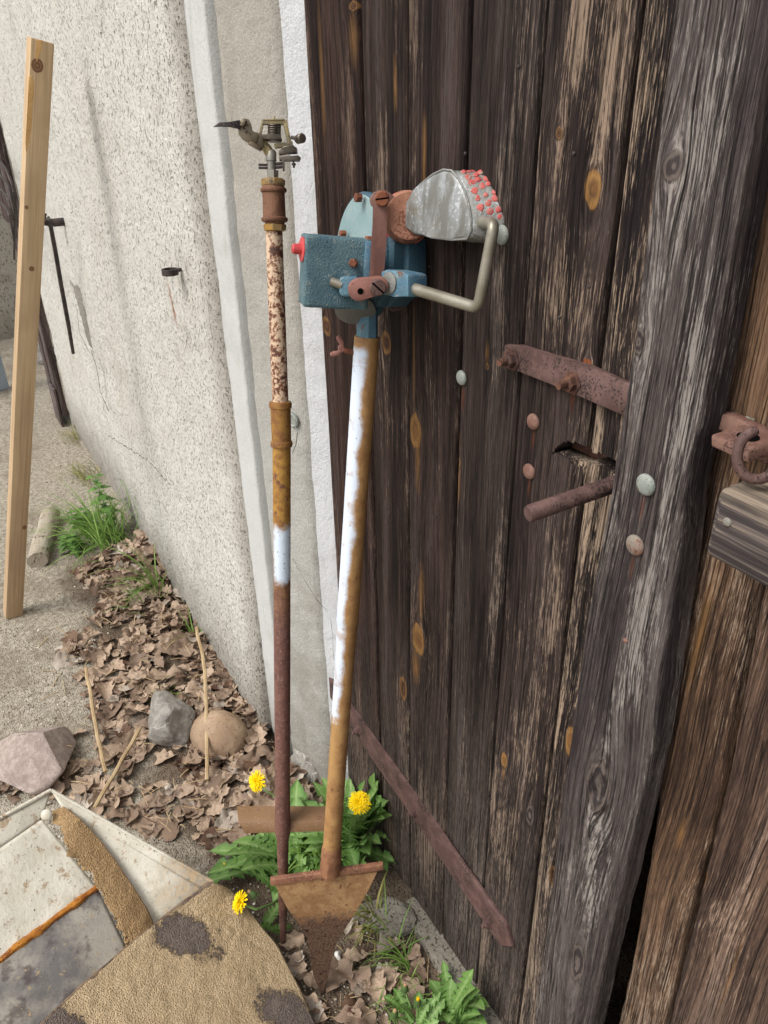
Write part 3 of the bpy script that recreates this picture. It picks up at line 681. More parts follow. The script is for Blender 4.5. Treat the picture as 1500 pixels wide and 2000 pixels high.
rn_ = random.Random(9)
for (u, v) in ((908, 300), (668, 400), (1012, 130), (1092, 620), (838, 520), (905, 1180), (1018, 1175), (760, 1000), (958, 1560), (880, 1640), (722, 1560), (1120, 300), (1150, 560), (1010, 1690), (700, 860), (850, 1010)):
    MB().dome(ypl(u, v, -.0005), (0, -1, 0), .0020, .0008, 8).build('nail', M['dark_iron'], door)
# ------------------------------------------------------------------ sill slab
sl = MB(); sl.box(Matrix.Translation((-.34, .025, -.012)), (1.02, .13, .05), .008, 2); bmesh.ops.subdivide_edges(sl.bm, edges=sl.bm.edges[:], cuts=6, use_grid_fill=True); sl.rough(.006, 22)
tag(sl.build('door_sill', M['concrete']), 'broken concrete sill under the weathered door', 'sill')

# ------------------------------------------------------------------ tool 1: sprinkler on a spiked pipe
def pole_radius(p, px): return px / 2 * depth(p) / F
A0 = gnd(553, 1850, .0); A1 = ypl(550, 850, -.135); A2 = ypl(531, 345, -.088)
T1 = thing('sprinkler_stand', 'rusty spiked pipe topped by a brass impact sprinkler, leaning on the grey wall surround', 'sprinkler', A0)
upv = (A2 - A1).normalized(); S = Frame(ypl(536, 400, -.092), upv, 0.0)
def onpole(v, lo=True):
    a, b_ = (A0, A1) if lo else (A1, A2)
    # point of the axis seen at picture height v
    t0, t1 = -.1, 1.3
    for _ in range(40):
        t = (t0 + t1) / 2; p = a.lerp(b_, t); q = MR.transposed() @ (p - CAM); vv = CY + F * q.y / q.z
        if vv > v: t0 = t
        else: t1 = t
    return a.lerp(b_, (t0 + t1) / 2)
def pipe1_mat():
    m, g = new_mat('pipe_painted'); p = g.pos(); z = g.sep(p)[2]
    n = g.noise(p, 40, 4, .7); n2 = g.noise(p, 230, 3, .6); n3 = g.noise(p, 90, 4, .7)
    zt = z + (n - .5) * .14
    brown = g.mix(g.sm(n3, .4, .62), srgb(116, 80, 70), srgb(96, 66, 60)); brown = g.mix(g.sm(n2, .56, .7), brown, srgb(142, 112, 100))
    ochre = g.mix(g.sm(n3, .4, .6), srgb(168, 126, 56), srgb(140, 98, 50)); ochre = g.mix(g.sm(n, .55, .66), ochre, srgb(104, 66, 52))
    cream = g.mix(g.sm(n3 * .6 + n2 * .4, .46, .54), srgb(202, 176, 148), srgb(120, 74, 52)); cream = g.mix(g.sm(n3 + (n2 - .5) * .3, .56, .62), cream, srgb(74, 50, 42))
    z_c = A1.z
    z790 = onpole(790, False).z; z960 = onpole(960).z; z1040 = onpole(1030).z; z1140 = onpole(1135).z; z1250 = onpole(1250).z
    col = g.mix(g.sm(zt, z1250, z960), brown, ochre); col = g.mix(g.sm(z, z790 - .004, z790), col, cream)
    ww = g.dot(p - g.pos() * 0, (0, 0, 0)) if False else None
    n4 = g.noise(p, 110, 3, .6)
    wz = g.sm(z + (n4 - .5) * .03, z1140 - .004, z1140 + .012) * g.sm(z + (n4 - .5) * .03, z1040 + .012, z1040 - .004)
    xo = g.dot(p, tuple(S.r)); ax = A0.lerp(A1, .62).dot(S.r)
    side = g.sm(xo + (n4 - .5) * .012, ax - .010, ax - .002)
    col = g.mix(wz * side, col, g.mix(g.sm(n2, .62, .7), srgb(206, 218, 230), srgb(150, 140, 134)))
    g.out(col, .6, .0, n2 + n3, .0006, .4); return m
pm1 = pipe1_mat()
r_lo = pole_radius(onpole(1300), 32); r_up = pole_radius(onpole(600, False), 32.5)
b = MB(); P = [onpole(v) for v in (1690, 1640, 1625, 1500, 1300, 1100, 900, 858)]
b.tube(P, [pole_radius(P[0], 21), pole_radius(P[1], 23), pole_radius(P[2], 30), r_lo * .95, r_lo, r_lo, r_lo, r_lo], 28)
P = [onpole(862), onpole(790, False), onpole(640, False), onpole(450, False)]
b.tube(P, [r_up * 1.0, r_up, r_up, r_up], 28)
pipe = b.rough(.0003, 60).build('pipe', pm1, T1)
# lower spike: pipe flattened to a blade
b = MB(); prev = None; fr = Frame(A0, A1 - A0, 0)
secs = [(1690, 10.5, 10.5), (1720, 9.5, 10), (1760, 9, 6), (1800, 7.5, 3.5), (1850, 5, 2), (1872, 1.5, 1)]
rings = []
for v, hw, ht in secs:
    c = onpole(v); k = depth(c) / F; rings.append([b.bm.verts.new(c + fr.r * math.cos(t) * hw * k + fr.w * math.sin(t) * ht * k) for t in [2 * math.pi * i / 16 for i in range(16)]])
for x_, y_ in zip(rings, rings[1:]):
    for i in range(16): b.bm.faces.new((x_[i], x_[(i + 1) % 16], y_[(i + 1) % 16], y_[i]))
b.bm.faces.new(rings[-1]); b.rough(.0008, 70).build('spike', M['rust'], T1)
# thin sleeve with two rolled rims
b = MB(); top = onpole(790, False); bot = onpole(868); dv = (top - bot)
b.lathe(bot, dv, [(-.004, r_lo), (-.003, r_lo * 1.16), (.001, r_lo * 1.22), (.005, r_lo * 1.16), (.006, r_lo * 1.06), (dv.length - .006, r_lo * 1.10), (dv.length - .005, r_lo * 1.19), (dv.length, r_lo * 1.24), (dv.length + .004, r_lo * 1.18), (dv.length + .005, r_lo)], 28)
b.build('sleeve', rust_mat('sleeve', srgb(150, 110, 52), srgb(126, 84, 48), srgb(86, 56, 44), .6, .05), T1)
# cross step (angle iron)
b = MB(); c = onpole(1612); kf = depth(c)
def atd(u, v, d): r_ = ray(u, v); return CAM + r_ * (d / F)
ang = [atd(u, v, kf * s) for u, v, s in ((458, 1594, 1.0), (478, 1628, 1.0), (662, 1624, 1.02), (662, 1588, 1.02))]
nrm = (ang[1] - ang[0]).cross(ang[3] - ang[0]).normalized()
if nrm.dot(CAM - ang[0]) < 0: nrm = -nrm
front = [atd(u, v, kf) for u, v in ((466, 1607), (480, 1628), (664, 1623), (664, 1603))]
b.prism(front, (0, .003, 0), .0006)
back = [atd(466, 1607, kf), atd(664, 1603, kf), atd(662, 1586, kf) + Vector((0, .03, .0)) * 0 + ray(662, 1586) * .0, atd(459, 1593, kf)]
dn = ray(560, 1600).normalized(); hz = Vector((dn.x, dn.y, 0)).normalized()
back = [front[0], front[3], front[3] + hz * .034, front[0] + hz * .034 - Vector((.006, 0, 0))]
b.prism(back, (0, 0, -.003), .0006)
step_m = paint_mat('step_paint', srgb(118, 88, 56), srgb(132, 100, 72), srgb(110, 76, 58), .58, 60, .6, .0005, 0, srgb(178, 172, 156))
b.build('foot_bar', step_m, T1)
# coupling below the sprinkler
kx = S.mpp
def ax1(v): return S.P(531 + (v - 345) * .058, v, 0)
def lat(prof, seg=28, phase=0.0, base=450):
    bb = MB(); p0 = ax1(base); sc = (ax1(350) - ax1(450)).length / 100
    bb.lathe(p0, upv, [((base - v) * sc, r * sc * .97) for v, r in prof], seg, phase); return bb
lat([(452, 20), (450, 24), (439, 25.5), (437, 22)], 8, .2).rough(.0003, 100).build('hex_nut', M['brass'], T1)
sock = lat([(437, 21), (434, 22), (433.5, 26), (431, 28.5), (428, 29), (425, 28), (423.5, 24.5), (400, 24), (376, 24), (375, 27), (372.5, 28.5), (370, 28.5), (367, 27), (366, 24.5), (363, 23)]).rough(.0004, 120)
sock.build('socket', rust_mat('socket_rust', srgb(124, 88, 66), srgb(104, 70, 52), srgb(74, 52, 44), .7, .1), T1)
lat([(363, 24.5), (361, 26), (351, 26), (349, 24)], 8, .5).rough(.0003, 100).build('hex_nut', M['brass'], T1)
sm1 = M['brass_dull']
b = lat([(349, 12), (334, 13), (333, 12)], 6); b2 = b
sc1 = (ax1(350) - ax1(450)).length / 100
b.lathe(ax1(336), upv, [(0, 9 * sc1), (20 * sc1, 9 * sc1), (21 * sc1, 11 * sc1), (38 * sc1, 11 * sc1), (42 * sc1, 8 * sc1)], 18)
b.build('swivel_neck', M['zinc'] if False else paint_mat('neck_metal', srgb(128, 124, 114), srgb(148, 144, 134), srgb(90, 84, 76), .6, 120, .45, .0004, .5), T1)
def bar(mb, p, q, wd, th, nrm=None, bev=.0006):
    d = (q - p); L = d.length; d.normalize(); n_ = (nrm or S.w); n_ = (n_ - d * n_.dot(d)).normalized(); s_ = d.cross(n_)
    m_ = Matrix((s_, d, n_)).transposed().to_4x4(); m_.translation = (p + q) / 2; mb.box(m_, (wd, L, th), bev); return mb
b = MB(); bar(b, S.P(505, 322), S.P(525, 322), 4 * sc1, .006); bar(b, S.P(505, 328), S.P(525, 328), 4 * sc1, .006); bar(b, S.P(538, 320), S.P(554, 319), 5 * sc1, .008); bar(b, S.P(538, 327), S.P(553, 326), 5 * sc1, .008)
b.build('neck_lugs', M['dark_iron'], T1)
# cast frame (bridge)
b = MB()
bar(b, S.P(507, 268), S.P(514, 236), 5 * sc1, .009); bar(b, S.P(556, 236), S.P(567, 285), 8 * sc1, .010); bar(b, S.P(511, 240), S.P(558, 240), 7 * sc1, .010)
bar(b, S.P(514, 235.5), S.P(555, 235.5), 3 * sc1, .012); bar(b, S.P(536, 286), S.P(572, 281), 8 * sc1, .011); bar(b, S.P(509, 267), S.P(528, 290), 6 * sc1, .009)
b.lathe(S.P(535.5, 233), upv, [(0, 3 * sc1), (5 * sc1, 2.4 * sc1)], 10)
b.tube([S.P(528, 302), S.P(521, 290), S.P(512, 279), S.P(506, 272)], [10 * sc1, 10 * sc1, 8.5 * sc1, 8 * sc1], 14)
b.rough(.0004, 160).build('cast_frame', M['brass'] if False else paint_mat('cast_brass', srgb(156, 140, 98), srgb(136, 126, 104), srgb(84, 76, 64), .55, 160, .5, .0005, .3), T1)
# coil spring
b = MB(); pts = []
cA, cB = S.P(535.5, 268), S.P(536, 243)
for i in range(81):
    t = i / 80; a_ = t * 6 * 2 * math.pi; pts.append(cA.lerp(cB, t) + (S.r * math.cos(a_) + S.w * math.sin(a_)) * 12.5 * sc1)
b.tube(pts, 1.7 * sc1, 6); b.lathe(cA, upv, [(0, 6 * sc1), (26 * sc1, 6 * sc1)], 12); b.build('spring', M['steel_dull'], T1)
b = MB(); b.lathe(S.P(536, 277), upv, [(0, 15 * sc1), (1.5 * sc1, 16 * sc1), (6 * sc1, 16 * sc1), (7 * sc1, 9 * sc1), (10 * sc1, 8 * sc1)], 18)
b.prism([S.P(u, v, .012) for u, v in ((508, 262), (548, 262), (550, 272), (514, 272))], -S.w * .020, .0006); b.build('arm_hub', M['steel_dull'], T1)
# swing arm with spoon and blade
b = MB()
b.prism([S.P(u, v, .010) for u, v in ((512, 262), (498, 257), (490, 263), (484, 276), (506, 290), (512, 294), (516, 282))], -S.w * .003, .0005)
b.prism([S.P(u, v, .012) for u, v in ((469, 236), (474, 231), (486, 233), (491, 243), (493, 256), (505, 262), (503, 274), (496, 284), (484, 279), (474, 272), (466, 262), (465, 250))], -S.w * .004, .0006)
b.prism([S.P(u, v, .022) for u, v in ((468, 244), (476, 232), (482, 233), (476, 246))], -S.w * .014, .0006)
b.prism([S.P(u, v, .022) for u, v in ((484, 280), (498, 288), (510, 294), (508, 286), (492, 276))], -S.w * .012, .0006)
arm = b.rough(.0005, 90).build('swing_arm', paint_mat('arm_metal', srgb(124, 112, 92), srgb(100, 86, 68), srgb(70, 50, 36), .54, 90, .4, .0003, .5), T1)
b = MB(); b.prism([S.P(u, v, .016) for u, v in ((416, 248), (428, 239), (449, 238), (468, 234), (472, 242), (467, 252), (458, 250), (448, 247), (430, 247))], -S.w * .0025, .0004); b.build('blade', M['dark_iron'], arm)
# counterweight, trip plates, pin
b = MB(); b.lathe(S.P(586, 271, -.004), (S.w + S.r * .45), [(-.006, 9 * sc1), (.006, 9.5 * sc1), (.0075, 7.5 * sc1), (.0078, 2 * sc1)], 20)
bar(b, S.P(568, 268), S.P(580, 271), 6 * sc1, .006); b.build('counterweight', M['steel_dull'], T1)
b = MB()
b.prism([S.P(u, v, .010) for u, v in ((544, 296), (548, 290), (572, 283), (578, 288), (578, 296), (546, 302))], -S.w * .014, .0006)
b.prism([S.P(u, v, .008) for u, v in ((545, 306), (582, 303), (588, 308), (586, 314), (556, 314), (554, 312), (546, 313))], -S.w * .012, .0006)
b.prism([S.P(u, v, .009) for u, v in ((552, 311), (556, 311), (556, 334), (552, 334))], -S.w * .004, .0004)
b.tube([S.P(548, 300), S.P(580, 299)], 2.2 * sc1, 8); b.lathe(S.P(574, 328), upv, [(0, 2.3 * sc1), (5 * sc1, 2.4 * sc1), (5.2 * sc1, 4.5 * sc1), (9 * sc1, 4.5 * sc1), (9.5 * sc1, 2 * sc1), (16 * sc1, 2 * sc1)], 10)
b.tube([S.P(552, 290, .012), S.P(556, 287, .014), S.P(572, 285, .014), S.P(579, 290, .012), S.P(580, 300, .010)], 1.6 * sc1, 8)
b.build('trip_lever', M['zinc'] if False else M['steel_dull'], T1)

# small round cap on the surround behind the pipe
b = MB(); c = ypl(574, 820, -.026); b.lathe(c, (0.35, -1, 0), [(0, .014), (.004, .014), (.006, .011), (.004, .009)], 24)
cap = b.build('wall_cap', M['zinc']); tag(cap, 'small round galvanised cap on the grey surround behind the sprinkler pipe', 'cap')
b = MB(); b.tube([ypl(576, 832, -.036), ypl(581, 845, -.04), ypl(578, 868, -.036), ypl(571, 885, -.034)], .0009, 6); b.build('wire', M['zinc'], cap)

# ------------------------------------------------------------------ tool 2: spiked post with the blue mechanism
B0 = gnd(628, 1944, .0); B1 = ypl(714, 700, -.070)
T2 = thing('spiked_mechanism_post', 'ochre and white post with triangular ground spike and blue housing, leaning on the door', 'garden tool', B0)
uv = (B1 - B0).normalized()
def on2(v):
    t0, t1 = -.1, 1.5
    for _ in range(40):
        t = (t0 + t1) / 2; p = B0.lerp(B1, t); q = MR.transposed() @ (p - CAM); vv = CY + F * q.y / q.z
        if vv > v: t0 = t
        else: t1 = t
    return B0.lerp(B1, (t0 + t1) / 2)
D = Frame(on2(540), uv, R(4))
def pipe2_mat():
    m, g = new_mat('post_paint'); p = g.pos(); z = g.sep(p)[2]
    n = g.noise(p, 40, 4, .65); n2 = g.noise(p, 240, 3, .6); n3 = g.noise(p, 12, 3, .6)
    och = g.mix(g.sm(n, .35, .65), srgb(168, 130, 82), srgb(146, 106, 66)); och = g.mix(g.sm(n2 * .6 + n * .4, .58, .66), och, srgb(96, 62, 42))
    low = g.sm(z + (n - .5) * .1, .36, .12); och = g.mix(low * .5, och, srgb(128, 84, 60))
    s = D.r - D.w * .0; xo = g.dot(p, tuple(D.r)); a0 = B0.dot(D.r)
    uu = g.dot(p, tuple(uv)); 
    rr = xo - a0
    z1400 = on2(1400).z; z1215 = on2(1215).z; z1090 = on2(1095).z; z700 = on2(675).z
    n4 = g.noise(p, 60, 3, .6); n5 = g.noise(p, 300, 2, .6)
    lim = g.sm(z, z1090 - .02, z1090 + .02, -.007, -.004) + (n3 - .5) * .03 + g.sm(z, z1090 + .05, z700, 0, .0005)
    wm = g.sm(rr + (n4 - .5) * .006 + (n5 - .5) * .003 - lim, .0045, -.002) * g.sm(z + (n4 - .5) * .05, z1400 - .004, z1400 + .012) * g.sm(z + (n4 - .5) * .02, z700 + .004, z700 - .006)
    wm = wm * g.sm(g.noise(p, 26, 4, .65), .34, .48, .45, 1.0)
    col = g.mix(wm, och, g.mix(g.sm(n5 + (n4 - .5) * .5, .68, .76), srgb(208, 217, 230), srgb(120, 92, 74)))
    g.out(col, .5, 0, n2 + n * .5, .0005, .45); return m
pm2 = pipe2_mat()
def pr2(v, px): p = on2(v); return p, px / 2 * depth(p) / F
b = MB(); L2 = [pr2(v, px) for v, px in ((1655, 35), (1640, 35), (1500, 35), (1330, 37), (1224, 39), (1216, 40.5), (1212, 43.5), (1180, 43), (1000, 44.5), (800, 48), (657, 50))]
b.tube([a for a, _ in L2], [a for _, a in L2], 32); b.rough(.0003, 50).build('post', pm2, T2)
b = MB(); L3 = [pr2(v, px) for v, px in ((1703, 41), (1668, 40), (1655, 39), (1648, 35))]
b.tube([a for a, _ in L3], [a for _, a in L3], 10, True, .3); b.rough(.0006, 50).build('spike_socket', rust_mat('socket_paint', srgb(146, 104, 74), srgb(124, 84, 62), srgb(96, 64, 52), .65, .05), T2)
def blade_mat():
    m, g = new_mat('blade_soil'); p = g.pos(); z = g.sep(p)[2]; n = g.noise(p, 45, 4, .7); n2 = g.noise(p, 260, 3, .7); n3 = g.noise(p, 110, 3, .6)
    tan = g.mix(g.sm(n, .4, .6), srgb(150, 118, 82), srgb(132, 98, 66)); tan = g.mix(g.sm(n3, .6, .7), tan, srgb(110, 70, 46))
    soil = g.mix(g.sm(n2, .4, .6), srgb(70, 52, 42), srgb(100, 76, 60)); soil = g.mix(g.sm(n3, .58, .66), soil, srgb(40, 28, 24))
    zb = on2(1790).z
    col = g.mix(g.sm(z + (n - .5) * .09 + (n3 - .5) * .04, zb + .012, zb - .012), tan, soil); g.out(col, .8, 0, n2 + n3, .0012, .25); return m
bmat = blade_mat(); Q = Frame(on2(1700), uv, 0)
def offpl(u, v, wd=0): return Q.P(u, v, wd)
b = MB(); b.prism([offpl(u, v) for u, v in ((536, 1728), (738, 1703), (720, 1738), (690, 1790), (662, 1832), (650, 1862), (642, 1905), (629, 1950), (612, 1905), (604, 1860), (601, 1832), (584, 1806), (560, 1772))], -Q.w * .006, .0012)
bl_ = b.build('spike_blade', bmat, T2)
b = MB(); b.prism([offpl(u, v, .004) for u, v in ((527, 1720), (748, 1690), (749, 1700), (529, 1731))], -Q.w * .010, .0012); b.build('step_plate', rust_mat('step_rust', srgb(148, 106, 80), srgb(126, 86, 66), srgb(100, 66, 54), .7, .05), T2)

# housing: drum seen from its rim, sunk in a cast body
px = D.mpp
def dp(u, v, w_=0): return D.P(u, v, w_)
H = Frame(D.P(748, 500, .028), uv, R(-50)); HM = H.mpp
def hpt(u, v, w_=0): return H.P(u, v, w_)
WF = .022                                       # the front parts stand this far proud of the drum
def dq(u, v, w_=0): return D.P(u, v, w_ + WF)
axd = (D.r * -.93 + D.w * .37).normalized()
b = MB(); fc = dp(700, 496, -.024); Rd = (dp(700, 374) - dp(700, 619)).length / 2
b.lathe(fc, -axd, [(0, Rd * .90), (0.0003, Rd * .955), (.002, Rd * .99), (.004, Rd), (.014, Rd), (.016, Rd * .985), (.020, Rd * .96)], 64)
drum = b.build('gear_housing', M['blue_dark'], T2)
b = MB(); b.lathe(fc + axd * .0012, -axd, [(0, Rd * .93), (.001, Rd * .945), (.003, Rd * .945)], 64); b.build('housing_cover', M['blue_light'], T2)
b = MB()
b.prism([hpt(u, v, -.012) for u, v in ((738, 400), (764, 420), (797, 468), (798, 535), (794, 560), (760, 600), (735, 600))], -H.w * .03, .002)
b.prism([hpt(u, v, .004) for u, v in ((735, 440), (771, 452), (768, 530), (735, 600))], -H.w * .03, .0018)
b.lathe(dp(708, 596, -.012), (D.w * .6 - D.u * .8), [(-.03, .026), (.006, .027), (.010, .022)], 32)
b.build('casting', M['blue_dark'], T2)
# switch box
BX = Frame(dq(655, 534, .045), uv, R(9))
b = MB(); c1, c2 = BX.P(603, 459), BX.P(716, 607); cc_ = (c1 + c2) / 2
wdt = abs((c2 - c1).dot(BX.r)); hgt = abs((c2 - c1).dot(BX.u))
mm_ = BX.M(cc_ - BX.w * .026 - BX.r * .001); b.box(mm_, (wdt + .005, hgt, .052), .0035, 3)
bmesh.ops.subdivide_edges(b.bm, edges=[e for e in b.bm.edges if e.calc_length() > .02], cuts=10, use_grid_fill=True)
b.rough(.0006, 120).build('switch_box', M['blue'], T2)
b = MB(); b.box(BX.M(BX.P(716, 524, -.006)), (.010, hgt * .76, .02), .002); b.build('box_flange', M['blue_mid'], T2)
kr = BX.P(598, 489, -.012) ; kl = (-BX.r + BX.w * .12).normalized()
kp = cc_ - BX.r * (wdt / 2 + .0035) + BX.u * (BX.P(600, 489) - cc_).dot(BX.u) - BX.w * .016
b = MB(); b.lathe(kp, kl, [(0, .013), (.001, .0142), (.0025, .0142), (.0035, .012)], 28); b.lathe(kp, kl, [(.003, .0065), (.010, .0060), (.0125, .0056), (.014, .0038)], 20)
b.build('red_knob', M['red'], T2)
def screw(u, v, w_, r, mat, axis=None, h=.004, slot=.5, fr=D, name='screw'):
    a_ = (axis or fr.w); p = fr.P(u, v, w_); bb = MB(); bb.lathe(p, a_, [(0, r), (h * .7, r), (h, r * .86)], 22); o_ = bb.build(name, mat, T2)
    s_ = MB(); d_ = (fr.r * math.cos(slot) + fr.u * math.sin(slot)); m_ = Matrix((d_, Vector(a_).cross(d_), Vector(a_))).transposed().to_4x4(); m_.translation = p + Vector(a_) * (h * .95); s_.box(m_, (r * 1.9, r * .22, .0008)); s_.build('slot', M['black'], o_)
    return o_
for u, v, w_, r in ((699, 386, -.010, .0058), (690, 514, .0475 + WF, .0052), (720, 469, .046, .0052), (669, 456, -.05, .0045), (702, 597, .02, .005)):
    p = D.P(u, v, w_); bb = MB(); bb.lathe(p, axd if u != 690 else (D.w - D.r * .3), [(-.004, r), (.003, r), (.0038, r * .8)], 6, .4); bb.build('bolt', M['rust_bolt'], T2)
# upper clevis and lever bar
b = MB(); b.prism([dq(u, v, .038) for u, v in ((726, 402), (723, 388), (730, 376), (744, 370), (757, 373), (768, 382), (786, 392), (782, 420), (770, 440), (762, 425), (757, 404), (742, 410))], -D.w * .02, .002)
b.build('clevis', M['rust_light'], T2)
b = MB(); b.prism([dq(u, v, .050) for u, v in ((729, 398), (731, 382), (741, 374), (752, 377), (758, 390), (757, 408), (755, 470), (751, 520), (748, 556), (746, 568), (736, 573), (726, 570), (722, 560), (724, 500), (728, 440))], -D.w * .006, .001)
b.build('lever_bar', paint_mat('lever_rust', srgb(112, 76, 66), srgb(98, 66, 58), srgb(176, 112, 46), .70, 34, .55, .0003), T2)
screw(746, 388, .051 + WF, .0082, M['rust_bolt'], None, .004, .2)
# bearing block and crank link
b = MB()
b.prism([dq(u, v, .056) for u, v in ((663, 546), (668, 541), (700, 541), (700, 580), (668, 580), (663, 574))], -D.w * .02, .0028, 3)
b.prism([hpt(u, v, .030) for u, v in ((744, 530), (756, 526), (788, 532), (797, 536), (797, 580), (770, 580), (744, 575))], -H.w * .03, .002)
b.build('bearing_block', M['blue_mid'], T2)
b = MB(); b.lathe(hpt(762, 553, .0295), H.w, [(0, .0125), (.0025, .0125), (.003, .011)], 24); b.build('bearing_face', M['horn'], T2)
b = MB(); lk = []
c1_, c2_ = (702, 567), (742, 558)
for k in range(9): a_ = math.pi * (.5 + k / 8) + .1; lk.append((c1_[0] + 22 * math.cos(a_) , c1_[1] - 22 * math.sin(a_)))
for k in range(9): a_ = math.pi * (1.5 + k / 8) + .1; lk.append((c2_[0] + 17 * math.cos(a_), c2_[1] - 17 * math.sin(a_)))
b.prism([dq(u, v, .072) for u, v in lk], -D.w * .022, .0012); b.build('crank_link', M['pink_rust'], T2)
b = MB(); b.lathe(dq(704, 569, .0721), D.w, [(0, .0036), (.0004, .0036)], 18); b.build('link_hole', M['black'], T2)
screw(738, 562, .073 + WF, .0095, M['rust_purple'], None, .005, -.65)
b = MB(); b.tube([dq(646, 549, .05), dq(668, 557, .052)], .0052, 16); b.build('shaft_stub', M['rod'], T2)
# bent rod
b = MB(); raw = [hpt(772, 553, .018), hpt(934, 602, .018), hpt(965, 438, .020), hpt(938, 434, -.012)]
def fillet(pts, r, n=7):
    out = [pts[0]]
    for a, c, d in zip(pts, pts[1:], pts[2:]):
        e1 = (a - c).normalized(); e2 = (d - c).normalized(); s_, t_ = c + e1 * r, c + e2 * r
        for k in range(n + 1): q_ = k / n; out.append(s_ * (1 - q_) ** 2 + c * 2 * q_ * (1 - q_) + t_ * q_ ** 2)
    out.append(pts[-1]); return out
b.tube(fillet(raw, .0105), [11.6 * depth(q_) / F for q_ in fillet(raw, .0105)], 18); b.build('bent_rod_arm', M['rod'], T2)
# hood
hf = [(780, 428), (784, 408), (792, 390), (806, 372), (822, 356), (842, 340), (862, 331), (878, 333), (892, 350), (903, 372), (911, 398), (916, 428), (916, 450), (908, 466), (880, 468), (836, 463), (805, 458), (790, 448)]
sv = H.r * .030 - H.w * .026
b = MB(); fpts = [hpt(u, v, .004) for u, v in hf]
b.prism(fpts, sv, .0045, 3)
bmesh.ops.subdivide_edges(b.bm, edges=[e for e in b.bm.edges if e.calc_length() > .012], cuts=3)
hood = b.rough(.0003, 50).build('hood', M['horn_smooth'], T2, 50)
# seam bead and cast back shell
b = MB(); edge = [p + sv * .06 for p in fpts[4:16]]; b.tube(edge, .0013, 6); b.build('hood_seam', M['horn'], hood)
b = MB(); mid = sum(fpts, Vector()) / len(fpts); b.prism([mid + (p - mid) * 1.012 + sv * .08 for p in fpts], sv * .95, .005, 3)
bmesh.ops.subdivide_edges(b.bm, edges=[e for e in b.bm.edges if e.calc_length() > .010], cuts=3); b.rough(.0012, 120); b.build('hood_back', M['horn'], hood, 50)
tops = fpts[6:13]; cnt = 0
def along(L_, t):
    seg = [(c - a).length for a, c in zip(L_, L_[1:])]; tot = sum(seg) * t
    for (a, c), s_ in zip(zip(L_, L_[1:]), seg):
        if tot <= s_: return a.lerp(c, tot / s_), (c - a).normalized()
        tot -= s_
    return L_[-1], (L_[-1] - L_[-2]).normalized()
b = MB(); rr_ = random.Random(3)
for i in range(8):
    for j in range(3):
        if (i < 1 and j < 1) or (i > 6 and j == 0): continue
        p, tdir = along(tops, .04 + i * .11 + (j % 2) * .055 + rr_.gauss(0, .008)); nn_ = tdir.cross(sv.normalized()); 
        if nn_.dot(p - mid) < 0: nn_ = -nn_
        q_ = mid + (p - mid) * 1.012 + sv * (.36 + .24 * j + rr_.gauss(0, .015))
        b.dome(q_ - nn_ * .0005, nn_, .0040 * rr_.uniform(.75, 1.15), .0016, 7)
b.rough(.0009, 260).build('red_studs', paint_mat('stud_paint', srgb(172, 72, 68), srgb(188, 92, 86), srgb(150, 132, 118), .53, 160, .6, .0006), hood)
# neck collar between clevis and hood
nc = hpt(796, 424, -.006); na = (H.r * .80 + H.w * .55 + H.u * .1).normalized()
b = MB(); b.lathe(nc, na, [(-.013, .0268), (-.011, .029), (-.002, .030), (.006, .029), (.012, .026)], 36); b.rough(.0004, 60).build('neck_collar', M['orange_rust'], T2)
b = MB(); b.lathe(nc - na * .017, na, [(-.003, .026), (-.002, .030), (.003, .031), (.0045, .028)], 36); b.build('red_washer', M['red'], T2)
# blue stub under the housing, wing nuts, bottom bits
b = MB(); b.tube([dp(718, 605, .0), on2(662) + D.w * .002], [.0135, .0140], 8, True, .4); b.build('stub', M['blue_mid'], T2)
b = MB(); b.lathe(dp(694, 602, .012), (D.w - D.u * .9), [(-.012, .024), (.004, .026), (.007, .020)], 28); b.build('bottom_cap', M['horn'], T2)
def wingnut(u, v, w_, parent, mat, s=1.0, tilt=0.0, ln=14):
    bb = MB(); c_ = dp(u, v, w_); e1 = (D.r * math.cos(tilt) + D.u * math.sin(tilt)); e2 = (-D.r * math.sin(tilt) + D.u * math.cos(tilt))
    k_ = px * s
    bb.lathe(c_ - D.w * .006, D.w, [(0, 6 * k_), (.008, 5 * k_)], 12)
    for sg in (-1, 1):
        bb.tube([c_ + e1 * sg * 3 * k_, c_ + e1 * sg * 9 * k_ + e2 * 3 * k_, c_ + e1 * sg * (ln + 1) * k_ + e2 * 9 * k_, c_ + e1 * sg * (ln + 4) * k_ + e2 * 13 * k_], [3.5 * k_, 4.2 * k_, 5 * k_, 3 * k_], 8)
    return bb.build('wing_nut', mat, parent)
wingnut(667, 681, .0, T2, M['pink_rust'], 1.25, 1.25, 12)
wingnut(768, 603, -.004, T2, M['rust_purple'], 1.1, -.2)
b = MB(); b.tube([dp(672, 684, 0), dp(694, 690, 0)], .0035, 8); b.build('clamp_screw', M['rust_bolt'], T2)
b = MB(); b.lathe(dp(715, 496, -.0), axd, [(.0, .004), (.018, .004)], 8); 
b.bm.free()

